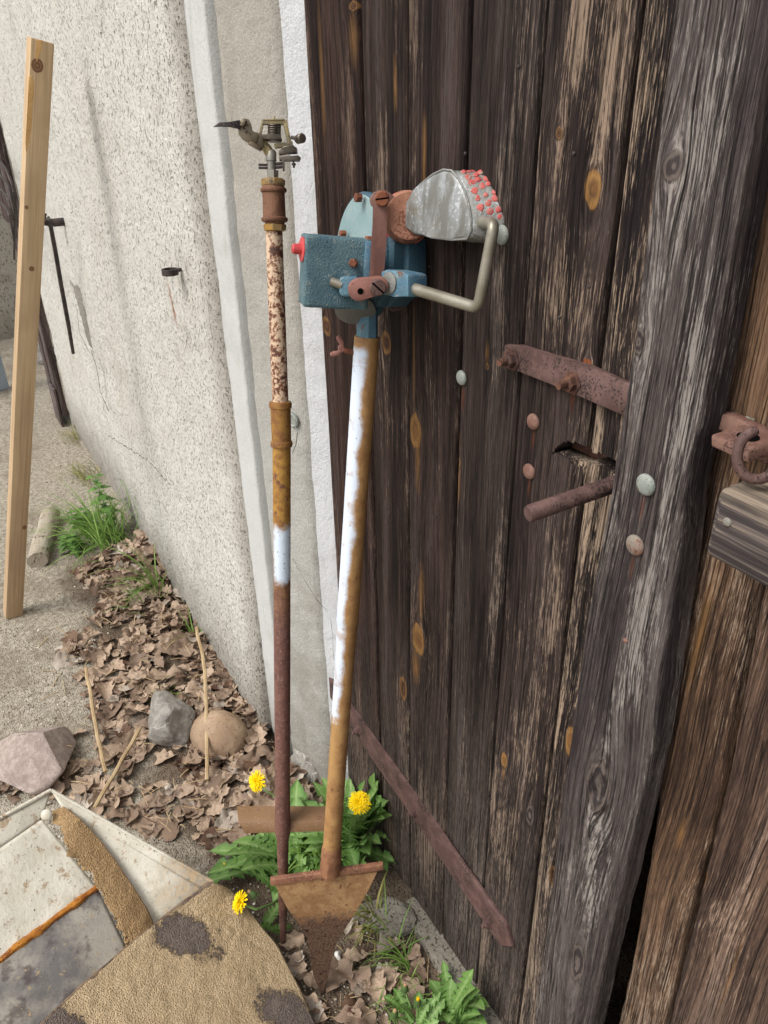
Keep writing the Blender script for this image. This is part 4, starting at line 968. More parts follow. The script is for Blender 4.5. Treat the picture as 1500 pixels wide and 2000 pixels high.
# ------------------------------------------------------------------ leaning plank
pk = [(3, 1215), (44, 1217)]; foot = gnd(25, 1200); head = ypl(79, 78, -.155)
ud = (head - foot).normalized(); wv = (CAM - (foot + head) / 2); wv = (wv - ud * wv.dot(ud)).normalized(); wv = Matrix.Rotation(R(13), 3, ud) @ wv; rv = ud.cross(wv)
m, g = new_mat('pine'); p = g.pos(); a_, b_, c_ = g.dot(p, rv), g.dot(p, wv), g.dot(p, ud); q = g.comb(a_, b_, c_ * .03); nn = g.noise(q, 150, 3, .5); n2 = g.noise(q, 26, 2); n3 = g.noise(p, 300, 2)
col = g.mix(g.sm(nn * .6 + n2 * .4, .4, .6), srgb(188, 162, 128), srgb(166, 140, 108)); col = g.mix(g.sm(g.noise(p, 5, 3), .45, .65) * .5, col, srgb(164, 138, 108))
for (du, dv_, rr_a, rr_b) in ((73, 128, .014, .016), (62, 525, .007, .007), (48, 1030, .006, .008), (52, 405, .005, .005)):
    cpt = foot + ud * ((ray(du, dv_).normalized() * 1).dot(ud) * 0)
    # knot where the sight line meets the plank's front plane
    dd = ray(du, dv_); kp_ = CAM + dd * (((foot + wv * .022) - CAM).dot(wv) / dd.dot(wv))
    ka, kc = kp_.dot(rv), kp_.dot(ud); e1 = (a_ - ka) / rr_a; e2 = (c_ - kc) / rr_b; d = (e1 * e1 + e2 * e2).pow(.5) + (n3 - .5) * .3
    col = g.mix(g.sm(d, 1.05, .85), col, g.mix(g.sm((d * 14).sin(), -.3, .6), srgb(104, 74, 52), srgb(132, 98, 70)))
g.out(col, .75, 0, nn + n3 * .3, .0008, .25)
wp = 43 * depth(head) / F
b = MB(); mm_ = Matrix((rv, ud, wv)).transposed().to_4x4(); mm_.translation = (foot + head) / 2; b.box(mm_, (wp, (head - foot).length, .044), .0025, 2)
pl_ = thing('leaning_plank', 'tall sawn pine plank with a splintered top corner leaning on the white wall', 'plank', foot)
b.rough(.0006, 30).build('timber', m, pl_)
M['fresh_wood'] = paint_mat('fresh_wood', srgb(204, 164, 108), srgb(188, 146, 92), srgb(160, 120, 74), .6, 40, .8, .0015)
b = MB(); rr_ = random.Random(11)
def onplank(u, v, w_=.0225): 
    dd = ray(u, v); return CAM + dd * (((foot + wv * w_) - CAM).dot(wv) / dd.dot(wv))
b.prism([onplank(u + 4, v) for u, v in ((52, 150), (58, 146), (64, 165), (60, 205), (58, 250), (55, 300), (48, 316), (46, 280), (49, 215))], -wv * .004, .0008)
b.prism([onplank(u, v) for u, v in ((71, 78), (84, 78), (80, 100), (72, 122), (69, 110))], -wv * .004, .0008)
b.rough(.0015, 70).build('splintered_corner', M['fresh_wood'], pl_)

# ------------------------------------------------------------------ log piece
lg = MB(); a, c = gnd(72, 1095, .028), gnd(100, 1003, .028); dv = c - a
pts = [a.lerp(c, t) for t in [i / 14 for i in range(15)]]
lg.tube(pts, [.034 + .003 * mn.noise(Vector((i, 0, 0))) for i in range(15)], 22)
for v in lg.bm.verts: v.co += (v.co - a.lerp(c, max(0, min(1, (v.co - a).dot(dv) / dv.length_squared)))) * (.22 * mn.noise(v.co * 26))
o = lg.rough(.002, 60).build('log_piece', paint_mat('birch', srgb(176, 168, 152), srgb(156, 144, 128), srgb(92, 72, 56), .56, 34, .9, .004)); tag(o, 'short pale barked log lying on the ground near the grass tuft', 'log')
# stones
stone('field_stone', gnd(66, 1476, .035), (.128, .105, .075), M['st_pink'], 21, .5, 'large flat pinkish stone left of the leaf litter, above the tray', rough=.035, flat=.5, ncut=12, dc=(.58, .72))
stone('field_stone', gnd(334, 1405, .045), (.085, .070, .075), M['st_grey'], 33, .4, 'angular grey stone with white veins beside the tan cobble', rough=.14, flat=.6)
so_ = stone('cobble', gnd(428, 1438, .035), (.088, .064, .066), M['st_tan'], 8, .45, 'smooth rounded tan cobble at the corner of the wall', rough=.05, flat=.7, sharp=.25)
stone('white_pebble', gnd(660, 1868, .012), (.010, .009, .013), paint_mat('quartz', srgb(214, 210, 202), srgb(224, 222, 216), srgb(190, 184, 174), .6, 50, .6), 4, .2, 'small bright white pebble right of the soil-covered spike', 'pebble', 3)
stone('field_stone', gnd(745, 1790, .01), (.075, .045, .018), M['concrete'], 44, .9, 'grey stone half sunk below the door, right of the spike', rough=.16)
# cut stalks lying on the litter
M['straw'] = paint_mat('straw', srgb(178, 156, 120), srgb(156, 132, 98), srgb(130, 104, 70), .62, 60, .6, .0004)
for k, (pp, lab) in enumerate((([(168, 1305, .05), (184, 1400, .055), (205, 1508, .05)], 'pale split stick standing nearly upright between the pink and grey stones'),
            ([(275, 1422, .06), (230, 1500, .05), (184, 1576, .04)], 'tan stick slanting down towards the corner of the tray'),
            ([(384, 1225, .10), (399, 1300, .10), (403, 1380, .10), (405, 1522, .05)], 'long pale stalk in front of the tan cobble'))):
    b = MB(); P = [gnd(*q) for q in pp]; dense = []
    for a, c in zip(P, P[1:]):
        for i in range(5): dense.append(a.lerp(c, i / 5))
    dense.append(P[-1]); dense = [q + Vector((mn.noise(q * 20), mn.noise(q * 20 + Vector((3, 3, 3))), 0)) * .003 for q in dense]
    o = b.tube(dense, .0048, 6).build('stick', M['straw']); tag(o, lab, 'stick')

# ------------------------------------------------------------------ metal tray in the near left corner
tray = thing('metal_tray', 'dented whitish metal tray caked with sand and rust in the near left corner', 'tray', gnd(200, 1900))
def T(u, v, z): return gnd(u, v, z)
def quad_grid(a, b_, c, d, n, m_, amp, sc, seed=0):
    V = []; nrm = (b_ - a).cross(d - a).normalized()
    for j in range(m_ + 1):
        for i in range(n + 1):
            s_, t_ = i / n, j / m_
            p = a.lerp(b_, s_).lerp(d.lerp(c, s_), t_)
            edge = min(s_, 1 - s_, t_, 1 - t_)
            p = p + nrm * (amp * (mn.noise(p * sc + Vector((seed, 0, 0))) + .5 * mn.noise(p * sc * 3)) * min(1, edge * 12))
            V.append(tuple(p))
    Fc = [(j * (n + 1) + i, j * (n + 1) + i + 1, (j + 1) * (n + 1) + i + 1, (j + 1) * (n + 1) + i) for j in range(m_) for i in range(n)]
    return V, Fc
def panel(name, pts, n, m_, mat, amp=.0015, sc=9, th=.004, parent=tray):
    V, Fc = quad_grid(*pts, n, m_, amp, sc); o = from_np(name, V, Fc, mat, parent)
    md = o.modifiers.new('Solidify', 'SOLIDIFY'); md.thickness = th; md.offset = -1; return o
def tray_paint():
    m, g = new_mat('tray_paint'); p = g.pos(); n = g.noise(p, 16, 4, .65); n2 = g.noise(p, 120, 3, .7); n3 = g.noise(p, 45, 4, .7); n4 = g.noise(p, 300, 2, .6)
    col = g.mix(g.sm(n, .35, .65), srgb(196, 190, 172), srgb(212, 207, 192)); col = g.mix(g.sm(n3, .56, .68) * .7, col, srgb(150, 118, 78))
    col = g.mix(g.sm(n2, .64, .7), col, srgb(92, 76, 62)); col = g.mix(g.sm(n4 * .5 + n3 * .5, .6, .66) * .6, col, srgb(120, 106, 88))
    c0 = T(385, 1738, .13); x, y, z = g.sep(p); dd = ((x - c0.x) * (x - c0.x) + (y - c0.y) * (y - c0.y)).pow(.5)
    st = g.sm(dd + (n - .5) * .10 + (n2 - .5) * .05, .085, .02); col = g.mix(st * .8, col, g.mix(g.sm(n2, .4, .6), srgb(170, 140, 100), srgb(140, 128, 112)))
    g.out(col, .55, .1, n2 + n * .5, .0012, .45); return m
def tray_steel():
    m, g = new_mat('tray_steel'); p = g.pos(); n = g.noise(p, 9, 4, .65); n2 = g.noise(p, 90, 3, .7); n3 = g.noise(p, 24, 3, .6); n4 = g.noise(p, 240, 3, .6)
    col = g.mix(g.sm(n, .38, .62), srgb(102, 98, 96), srgb(156, 150, 138)); col = g.mix(g.sm(n3, .56, .68) * .7, col, srgb(70, 58, 56)); col = g.mix(g.sm(n2, .62, .7), col, srgb(160, 138, 104))
    col = g.mix(g.sm(n4, .6, .7) * .5, col, srgb(58, 54, 54)); g.out(col, .5, .25, n2 + n4 * .4, .0010, .5); return m
def sand_mat(name, c1, c2, c3, bare=None, wet=0):
    m, g = new_mat(name); p = g.pos(); n = g.noise(p, 30, 4, .65); n2 = g.noise(p, 300, 5, .8); v = g.vor(p, 330); n5 = g.noise(p, 420, 2, .6)
    col = g.mix(g.sm(n2, .36, .62), c1, c2); col = g.mix(g.sm(n, .5, .7) * .6, col, c3); h = n2 * .8 + g.sm(v, .6, .1) * .5 + n * .5
    if bare:
        for (u, vv, z, r1, ex) in bare:
            c = T(u, vv, z); d_ = p; x, y, zz = g.sep(p); dx = (x - c.x); dy = (y - c.y)
            rr1 = dx * math.cos(ex) + dy * math.sin(ex); rr2 = dy * math.cos(ex) - dx * math.sin(ex)
            d = (rr1 * rr1 * (1 / r1[0] ** 2) + rr2 * rr2 * (1 / r1[1] ** 2)).pow(.5) + (n - .5) * 2.4 + (n2 - .5) * 2.2 + (g.noise(p, 9, 3) - .5) * 1.2
            bm2 = g.sm(d, 1.1, .94); st = g.mix(g.sm(n2, .4, .6), srgb(98, 88, 86), srgb(128, 116, 106)); st = g.mix(g.sm(n5, .6, .7), st, srgb(130, 112, 92))
            col = g.mix(bm2, col, st); h = h - bm2 * 1.2
    g.out(col, .92, 0, h, .0040, .15); return m
M['tray'] = tray_paint(); M['tray_steel'] = tray_steel()
apex = T(100, 1545, .30); val0 = T(112, 1590, .265); rdgR = T(416, 1724, .14); rdgV = T(303, 1810, .115); rdgM = T(248, 1853, .155); rdgL = T(84, 2002, .19); rdgLL = T(-60, 2120, .22)
foldL = T(0, 1668, .275); foldLL = T(-80, 1712, .28); fold = T(82, 1600, .272); rimL = T(-80, 1642, .305)
weldL = T(-90, 1945, .20); weldR = T(190, 1733, .185)
panel('rim', [foldLL, fold, apex, rimL], 30, 6, M['tray'], .001)
panel('side_panel', [weldL, weldR, fold, foldLL], 40, 24, M['tray'], .004, 7)
panel('floor_panel', [rdgLL, rdgM, weldR, weldL], 44, 30, M['tray_steel'], .003, 6)
iR0 = T(120, 1575, .282); iR1 = T(398, 1738, .128)
panel('end_panel', [rdgV, iR1, iR0, val0], 30, 30, M['tray'], .002, 8)
panel('end_rim', [iR0, iR1, rdgR, apex], 30, 5, M['tray'], .001, 8)
b = MB(); b.tube([apex + Vector((0, 0, .002)), rdgR + Vector((0, 0, .002))], .0035, 8); b.tube([rimL, apex + Vector((0, 0, .002))], .004, 8); b.rough(.0008, 40).build('rolled_edge', M['tray'], tray)
b = MB(); b.dome(T(91, 1592, .285), (T(91, 1592, .4) - T(91, 1592, .285)).normalized() + Vector((.3, -.5, 0)), .011, .005).build('rivet', M['tray'], tray)
# ridge
b = MB(); rp = [rdgR, T(344, 1776, .138), rdgM, T(160, 1930, .176), rdgL, rdgLL]; dn_ = []
for a, c in zip(rp, rp[1:]):
    for i in range(14): q = a.lerp(c, i / 14); dn_.append(q + Vector((mn.noise(q * 25), mn.noise(q * 25 + Vector((4, 4, 4))), mn.noise(q * 25 + Vector((8, 4, 4))))) * .0015)
b.tube(dn_, [.0055 * (1 + .3 * mn.noise(q * 60)) for q in dn_], 8).build('ridge_edge', rust_mat('ridge', srgb(112, 94, 78), srgb(140, 120, 96), srgb(80, 66, 60), .7, .15, .001), tray)
# weld seam
b = MB(); dn_ = []
for i in range(70): q = weldL.lerp(weldR, i / 69); dn_.append(q + Vector((mn.noise(q * 40), mn.noise(q * 40 + Vector((4, 4, 4))), .3)) * .003)
b.tube(dn_, [.0065 * (1 + .4 * mn.noise(q * 50)) for q in dn_], 8).rough(.001, 200).build('rusty_seam', rust_mat('orange_seam', srgb(176, 116, 40), srgb(150, 90, 36), srgb(110, 66, 34), .8, 0, .0015), tray)
# sand on the front lip: real crust over a steel sheet
oL, oM, oR = T(60, 2330, .02), T(540, 1850, .055), T(446, 1742, .10)
lipm = sand_mat('sand_crust', srgb(204, 182, 148), srgb(176, 152, 118), srgb(186, 162, 126), [(372, 1846, .10, (.052, .030), .75), (560, 1985, .05, (.060, .026), .7), (120, 2010, .17, (.05, .018), .7)])
outer = [oR, T(490, 1792, .075), oM, T(582, 1930, .045), T(640, 2060, .03), T(700, 2200, .02)]
inner = [rdgR, T(344, 1776, .138), rdgM, T(160, 1930, .176), rdgL, rdgLL]
def poly_at(L_, t):
    k = t * (len(L_) - 1); i = min(len(L_) - 2, int(k)); return L_[i].lerp(L_[i + 1], k - i)
V = []; n_, m_ = 150, 90
for j in range(m_ + 1):
    for i in range(n_ + 1):
        p = poly_at(inner, i / n_).lerp(poly_at(outer, i / n_), j / m_); t_ = j / m_; e_ = min(1, t_ * 10, (1 - t_) * 10)
        p = p + Vector((0, 0, 1)) * (.005 * math.sin(math.pi * t_) + (.0045 * mn.noise(p * 18) + .002 * mn.noise(p * 70) + .0012 * mn.noise(p * 190)) * e_)
        V.append(tuple(p))
Fc = [(j * (n_ + 1) + i, j * (n_ + 1) + i + 1, (j + 1) * (n_ + 1) + i + 1, (j + 1) * (n_ + 1) + i) for j in range(m_) for i in range(n_)]
o = from_np('sand_caked_lip', V, Fc, lipm, tray); md = o.modifiers.new('Solidify', 'SOLIDIFY'); md.thickness = .006; md.offset = 1
o.modifiers.new('T', 'TRIANGULATE') if False else None
# sand drift in the fold
lf = [T(96, 1592, .268), T(124, 1632, .262), T(126, 1668, .25), T(178, 1708, .215), T(212, 1775, .182), T(240, 1830, .162), T(250, 1850, .157)]
rt = [T(126, 1578, .282), T(158, 1602, .268), T(194, 1640, .235), T(226, 1682, .204), T(262, 1735, .172), T(290, 1780, .143), T(303, 1811, .130)]
V = []; n_, m_ = 90, 26
for j in range(m_ + 1):
    for i in range(n_ + 1):
        t_ = j / m_; a = poly_at(lf, i / n_); wig = Vector((mn.noise(a * 45) * .010 + mn.noise(a * 160) * .007, mn.noise(a * 45 + Vector((3, 1, 1))) * .010 + mn.noise(a * 160 + Vector((3, 1, 1))) * .007, 0)); p = a.lerp(poly_at(rt, i / n_), t_) + wig * max(0, 1 - t_ * 4) ** 2
        p = p + Vector((0, 0, .0035 + .003 * math.sin(math.pi * t_) + .0018 * mn.noise(p * 60) + .0014 * mn.noise(p * 220))); V.append(tuple(p))
Fc = [(j * (n_ + 1) + i, j * (n_ + 1) + i + 1, (j + 1) * (n_ + 1) + i + 1, (j + 1) * (n_ + 1) + i) for j in range(m_) for i in range(n_)]
o = from_np('sand_drift', V, Fc, sand_mat('sand_drift', srgb(184, 154, 114), srgb(156, 126, 90), srgb(168, 138, 100)), tray); tag(o, None, None, None, 'stuff'); md = o.modifiers.new('Solidify', 'SOLIDIFY'); md.thickness = .002; md.offset = -1

# ------------------------------------------------------------------ oak leaves
def leaf_mat(name, c1, c2, c3, trans=.12, vein=True, rough=.7, bleach=None):
    m, g = new_mat(name); p = g.pos(); r = g.attr('rnd'); n = g.noise(p, 90, 3, .6); n2 = g.noise(p, 400, 2, .6)
    col = g.mix(g.sm(r, .2, .75), c1, c2); col = g.mix(g.sm(r, .8, .97), col, c3); col = g.mix(g.sm(n, .5, .7) * .5, col, c1); col = g.mix(g.sm(n2, .55, .7) * .3, col, c3)
    if bleach: col = g.mix(g.sm(r, .12, .04) * .8, col, bleach); col = g.mix(g.sm(g.noise(p, 38, 3), .55, .66) * .5, col, srgb(84, 62, 48))
    g.out(col, rough, 0, n2 + n, .0008, .3, 0, trans); return m
def oak(seed):
    rr = random.Random(seed); n = 26; ph = rr.uniform(-.6, .6); lob = rr.choice((3.0, 3.5, 4)); pts = []; W_ = rr.uniform(.24, .33); asym = rr.uniform(.2, 1.2)
    bend, curl, tw = rr.uniform(-1.2, 1.4), rr.uniform(-2.2, 2.8), rr.uniform(-1.2, 1.2)
    for i in range(n + 1):
        t = i / n; env = (math.sin(math.pi * min(1, max(0, (t - .10) / .92)) ** 1.2) ** .6) if t > .10 else 0
        for k, sgn in enumerate((-1, -.5, 0, .5, 1)):
            cw = math.cos(2 * math.pi * lob * t + ph + (asym if sgn > 0 else 0)); cw = (abs(cw) ** .7) * (1 if cw > 0 else -1)
            wd = .010 + W_ * env * ((1 + .17 * cw) if abs(sgn) == 1 else .95)
            x = t - .5 + .04 * abs(sgn) * env + .0 * cw; y = sgn * wd
            z = .25 * bend * ((t - .5) ** 2) + curl * y * y * .9 + tw * y * (t - .5) * .8 + .035 * mn.noise(Vector((x * 4, y * 4, seed))) * (1 + abs(sgn)) + .012 * cw * abs(sgn) - (.022 if sgn == 0 else 0)
            pts.append((x, y, z))
    F_ = [(i * 5 + k, (i + 1) * 5 + k, (i + 1) * 5 + k + 1, i * 5 + k + 1) for i in range(n) for k in range(4)]
    return np.array(pts), np.array(F_)
OAK = [oak(s) for s in range(1, 15)]
def rotm(rx, ry, rz): return np.array(Matrix.Rotation(rz, 3, 'Z') @ Matrix.Rotation(ry, 3, 'Y') @ Matrix.Rotation(rx, 3, 'X'))
def scatter_leaves(name, spots, mat):
    VV, FF, AA = [], [], []; off = 0
    for (x, y, z, s_, rx, ry, rz, r_, k) in spots:
        P_, Q_ = OAK[k]; v = (P_ * s_) @ rotm(rx, ry, rz).T + np.array((x, y, z)); zz = ground_z(x, y); mn_ = v[:, 2].min()
        VV.append(v); FF.append(Q_ + off); AA += [r_] * len(P_); off += len(P_)
    return from_np(name, np.vstack(VV), np.vstack(FF).tolist(), mat, None, True, AA)
rl = random.Random(21); spots = []
px0, px1 = min(q[0] for q in PILE), max(q[0] for q in PILE); py0, py1 = min(q[1] for q in PILE), max(q[1] for q in PILE)
while len(spots) < 1550:
    x, y = rl.uniform(px0, px1), rl.uniform(py0, py1)
    if not in_poly(x, y, PILE) or y > -.075: continue
    if y < -.30 and rl.random() < .5: continue
    if mn.noise(Vector((x * 7, y * 7, 2))) < -.18 and rl.random() < .8: continue
    lay = rl.random(); hh = max(0, min(1, (y + .45) / .34))
    spots.append((x, y, ground_z(x, y) + .004 + lay * .026 * (0.2 + hh), (rl.uniform(.018, .042) if rl.random() < .55 else rl.uniform(.045, .085)), rl.gauss(0, .30), rl.gauss(0, .30), rl.uniform(0, 6.3), rl.random(), rl.randrange(14)))
for _ in range(90):
    u, v = rl.uniform(120, 560), rl.uniform(1250, 1680); p = gnd(u, v)
    if p.y < -.1: spots.append((p.x, p.y, .008, rl.uniform(.03, .06), rl.gauss(0, .3), rl.gauss(0, .3), rl.uniform(0, 6.3), rl.random(), rl.randrange(14)))
for _ in range(46):
    u, v = rl.uniform(560, 900), rl.uniform(1820, 2010); p = gnd(u, v)
    if p.y < -.07 and not (700 < u and v < 1850): spots.append((p.x, p.y, .008 + rl.random() * .01, rl.uniform(.03, .06), rl.gauss(0, .3), rl.gauss(0, .3), rl.uniform(0, 6.3), rl.random(), rl.randrange(14)))
for _ in range(16):
    u, v = rl.uniform(560, 640), rl.uniform(1520, 1600); p = gnd(u, v)
    spots.append((p.x, p.y, .012, rl.uniform(.04, .07), rl.gauss(0, .3), rl.gauss(0, .3), rl.uniform(0, 6.3), rl.random(), rl.randrange(14)))
M['leaf'] = leaf_mat('oak_leaf', srgb(122, 102, 86), srgb(176, 154, 132), srgb(92, 68, 52), .08, bleach=srgb(192, 182, 168))
ll = scatter_leaves('leaf_litter', spots, M['leaf']); tag(ll, 'dry brown oak leaf litter heaped along the foot of the wall', 'leaf litter', None, 'stuff')
for k, (u, v, s_, rx, rz, lab) in enumerate(((655, 1905, .085, .25, 2.2, 'large brown oak leaf lying right of the spike tip'), (690, 1985, .085, -.3, 1.1, 'brown curled oak leaf at the near edge below the spike'), (795, 1925, .075, .3, .3, 'pale brown oak leaf beside the sill, above the dandelion buds'),
        (738, 1935, .07, -.2, 2.9, 'oak leaf between the spike and the sill'), (590, 1965, .08, .2, .7, 'oak leaf against the sand-caked lip'), (568, 1838, .055, .5, 1.3, 'small oak leaf at the foot of the sprinkler pipe'))):
    p = gnd(u, v, .012); P_, Q_ = OAK[(k * 3 + 2) % 14]; vv = (P_ * s_) @ rotm(rx, .1, rz).T + np.array(p)
    o = from_np('oak_leaf', vv, Q_.tolist(), M['leaf'], None, True, [.3 + .1 * k] * len(P_)); tag(o, lab, 'leaf', 'oak leaves round the spike')
# small litter: twigs and straw bits
b = MB()
for _ in range(260):
    u, v = rl.uniform(60, 620), rl.uniform(1130, 1720); p = gnd(u, v)
    if p.y > -.09: continue
    inp = in_poly(p.x, p.y, PILE)
    if not inp and rl.random() < .6: continue
    a_ = rl.uniform(0, 6.3); L_ = rl.uniform(.012, .06); z = ground_z(p.x, p.y) + (.02 + rl.random() * .03 if inp else .003)
    q = Vector((p.x, p.y, z)); e = Vector((math.cos(a_), math.sin(a_), rl.uniform(-.12, .12))) * L_
    b.tube([q, q + e * .5 + Vector((0, 0, .003)), q + e], rl.uniform(.0006, .0014), 4)
for _ in range(60):
    u, v = rl.uniform(620, 860), rl.uniform(1800, 2000); p = gnd(u, v, .004)
    a_ = rl.uniform(0, 6.3); e = Vector((math.cos(a_), math.sin(a_), .05)) * rl.uniform(.01, .04); b.tube([p, p + e], rl.uniform(.0005, .001), 4)
tag(b.build('twig_litter', M['straw']), 'bits of straw and twig scattered over the leaf litter', 'straw', None, 'stuff')
# gravel
VV, FF, AA = [], [], []; off = 0
bm = bmesh.new(); bmesh.ops.create_icosphere(bm, subdivisions=1, radius=1); ico = np.array([v.co[:] for v in bm.verts]); icf = np.array([[v.index for v in f.verts] for f in bm.faces]); bm.free()
for _ in range(7000):
    u, v = rl.uniform(-40, 760), rl.uniform(880, 2050) ; p = gnd(u, v)
    if p.y > -.07 or (in_poly(p.x, p.y, PILE) and rl.random() < .8): continue
    s_ = rl.choice((.0012, .0016, .002, .0026, .0034)) * rl.uniform(.7, 1.3) * (1 + max(0, -p.x - 1.5) * .15)
    pts = ico * (1 + .25 * np.array([[mn.noise(Vector(q) * 2 + Vector((_, 0, 0)))] for q in ico])) * s_ * np.array((1, rl.uniform(.6, 1), .6)); pts = pts @ rotm(0, 0, rl.uniform(0, 6)).T + np.array((p.x, p.y, ground_z(p.x, p.y) + s_ * .2))
    VV.append(pts); FF.append(icf + off); AA += [rl.random()] * 12; off += 12
m, g = new_mat('gravel'); r = g.attr('rnd'); c = g.mix(g.sm(r, .1, .6), srgb(112, 102, 88), srgb(150, 140, 124)); c = g.mix(g.sm(r, .78, .95), c, srgb(206, 200, 186)); g.out(c, .9, spec=.2)
tag(from_np('gravel', np.vstack(VV), np.vstack(FF).tolist(), m, None, True, AA), 'fine gravel strewn over the sandy ground', 'gravel', None, 'stuff')

# ------------------------------------------------------------------ green plants
M['grass'] = leaf_mat('grass_blade', srgb(98, 134, 56), srgb(136, 168, 84), srgb(170, 176, 108), .3, rough=.5)
M['grass_dry'] = leaf_mat('grass_dry', srgb(122, 130, 66), srgb(160, 150, 92), srgb(176, 158, 112), .25)
M['dand'] = leaf_mat('dandelion_leaf', srgb(84, 120, 58), srgb(116, 152, 80), srgb(152, 178, 116), .25, rough=.5)
M['stem'] = leaf_mat('stem_green', srgb(110, 140, 78), srgb(140, 160, 100), srgb(150, 120, 96), .1)
M['petal'] = new_mat('petal')[0]; G(M['petal']).out(srgb(250, 218, 16), .6, spec=.2, trans=.25)
M['petal_deep'] = new_mat('petal_deep')[0]; G(M['petal_deep']).out(srgb(240, 186, 10), .6, spec=.2, trans=.2)
M['bud'] = leaf_mat('bud_green', srgb(74, 98, 52), srgb(98, 116, 66), srgb(120, 100, 70), .05)
def blade_np(base, az, L_, wd, lean, droop, n=9):
    """one grass blade: returns verts (2 per station) and faces"""
    d = np.array((math.cos(az), math.sin(az), 0)); s_ = np.array((-math.sin(az), math.cos(az), 0)); p = np.array(base, float); a = lean; V = []; st = L_ / n
    for i in range(n + 1):
        t = i / n; w_ = wd * (1 - t ** 2.2) * (.6 + .4 * min(1, t * 6)); V += [p - s_ * w_, p + np.array((0, 0, w_ * .3)), p + s_ * w_]
        p = p + (d * math.sin(a) + np.array((0, 0, math.cos(a)))) * st; a += droop / n
        if p[2] < .004: p[2] = .004
    F_ = []
    for i in range(n):
        for k in (0, 1): F_.append((i * 3 + k, i * 3 + k + 1, i * 3 + k + 4, i * 3 + k + 3))
    return V, F_
def grass(u, v, cnt, L_, spread, lab, mat, seed, az=None, droop=(.6, 2.2), wd=(.0012, .0028), group='grass tufts', lean=(.1, .9), name='grass_tuft'):
    rr = random.Random(seed); c = gnd(u, v); V = []; F_ = []; A_ = []; off = 0
    for _ in range(cnt):
        x, y = rr.gauss(0, spread), rr.gauss(0, spread * .6); y = min(y, -.085 - c.y) if True else y
        a_ = rr.uniform(0, 6.283) if az is None else rr.gauss(az, 1.0)
        vv, ff = blade_np((c.x + x, c.y + y, 0), a_, L_ * rr.uniform(.45, 1.1), rr.uniform(*wd), rr.uniform(*lean), rr.uniform(*droop))
        for q in vv:
            if q[1] > -.075 and q[0] < -1.2: q[1] = -.075 - rr.random() * .004
            if q[1] > -.006: q[1] = -.006 - rr.random() * .004
        V += [tuple(q) for q in vv]; F_ += [tuple(k + off for k in f) for f in ff]; off += len(vv); A_ += [rr.random() * .8] * len(vv)
    o = from_np(name, V, F_, mat, None, True, A_); tag(o, lab, 'grass', group); return o
grass(205, 1060, 150, .30, .06, 'lush green grass tuft by the wall behind the log', M['grass'], 1, az=-2.2)
grass(232, 1050, 60, .17, .04, 'second green tuft tight against the wall behind the leaf heap', M['grass'], 31, az=-1.6)
grass(312, 1165, 44, .28, .022, 'upright grass tuft between the leaf heap and the wall', M['grass'], 2, az=-1.2, droop=(.2, 1.8), lean=(.05, .5))
grass(285, 1190, 18, .16, .020, 'sprawling grass blades over the upper leaf heap', M['grass'], 12, az=-2.0)
grass(385, 1262, 12, .15, .010, 'few thin blades beside the long pale stalk', M['grass'], 3, az=-1.2, droop=(.1, 1.4), lean=(.05, .4))
grass(340, 1345, 14, .10, .03, 'sparse blades in the middle of the leaf litter', M['grass'], 4, az=-1.8)
grass(172, 935, 70, .13, .05, 'yellowing grass at the wall foot beyond the lush tuft', M['grass_dry'], 5, az=-1.8, wd=(.0012, .002))
grass(150, 860, 40, .11, .05, 'dry thin grass below the board gate', M['grass_dry'], 6, az=-1.8, wd=(.001, .002))
grass(612, 1668, 120, .14, .022, 'fresh narrow grass between the two tools', M['grass'], 7, droop=(.8, 2.2), wd=(.0012, .0024), lean=(.2, .9))
grass(795, 1850, 46, .11, .035, 'thin dark grass along the concrete sill', M['grass'], 8, az=-2.2, wd=(.0008, .0016))
grass(735, 1800, 26, .15, .02, 'arching yellow-green blades right of the spike', M['grass_dry'], 9, az=-1.6, wd=(.0014, .0024), droop=(1.2, 2.4))
grass(800, 2000, 70, .07, .04, 'short grass in front of the dandelion buds', M['grass'], 10, wd=(.0008, .0016))
# nettles
def nettle(u, v, h, seed, lab):
    rr = random.Random(seed); c = gnd(u, v); c.y = min(c.y, -.10); t = thing('nettle', lab, 'plant', c, 'young nettles by the wall'); V = []; F_ = []; A_ = []; off = 0
    top = c + Vector((rr.uniform(-.02, .02), -.02, h)); MB().tube([c, top], [.0022, .0012], 6).build('stem', M['stem'], t)
    for k in range(8):
        f_ = .3 + .7 * k / 7; p = c.lerp(top, f_); sz = .046 * (1.25 - .85 * abs(f_ - .45))
        for s_ in (0, math.pi):
            a_ = k * 1.57 + s_; d = Vector((math.cos(a_), math.sin(a_), -.25 + f_ * .5)); sd_ = Vector((-math.sin(a_), math.cos(a_), 0))
            for i in range(8):
                q = i / 7; w_ = sz * .36 * math.sin(math.pi * min(1, q * .92 + .08)) * (1 + .25 * (-1) ** i); z = Vector((0, 0, -.3 * sz * q * q))
                pp = p + d * sz * q + z; V += [tuple(pp - sd_ * w_ + Vector((0, 0, .1 * w_))), tuple(pp), tuple(pp + sd_ * w_ + Vector((0, 0, .1 * w_)))]; A_ += [rr.random() * .7] * 3
            for i in range(7):
                for kk in (0, 1): F_.append((off + i * 3 + kk, off + i * 3 + kk + 1, off + i * 3 + kk + 4, off + i * 3 + kk + 3))
            off += 24
    V = [(x, min(y, -.075), z) for x, y, z in V]
    from_np('leaves', V, F_, M['dand'], t, True, A_)
nettle(222, 1040, .24, 1, 'taller young nettle against the white wall'); nettle(170, 1040, .11, 2, 'shorter young nettle at the left of the grass tuft'); nettle(150, 1075, .07, 5, 'smallest nettle low in front of the grass tuft')
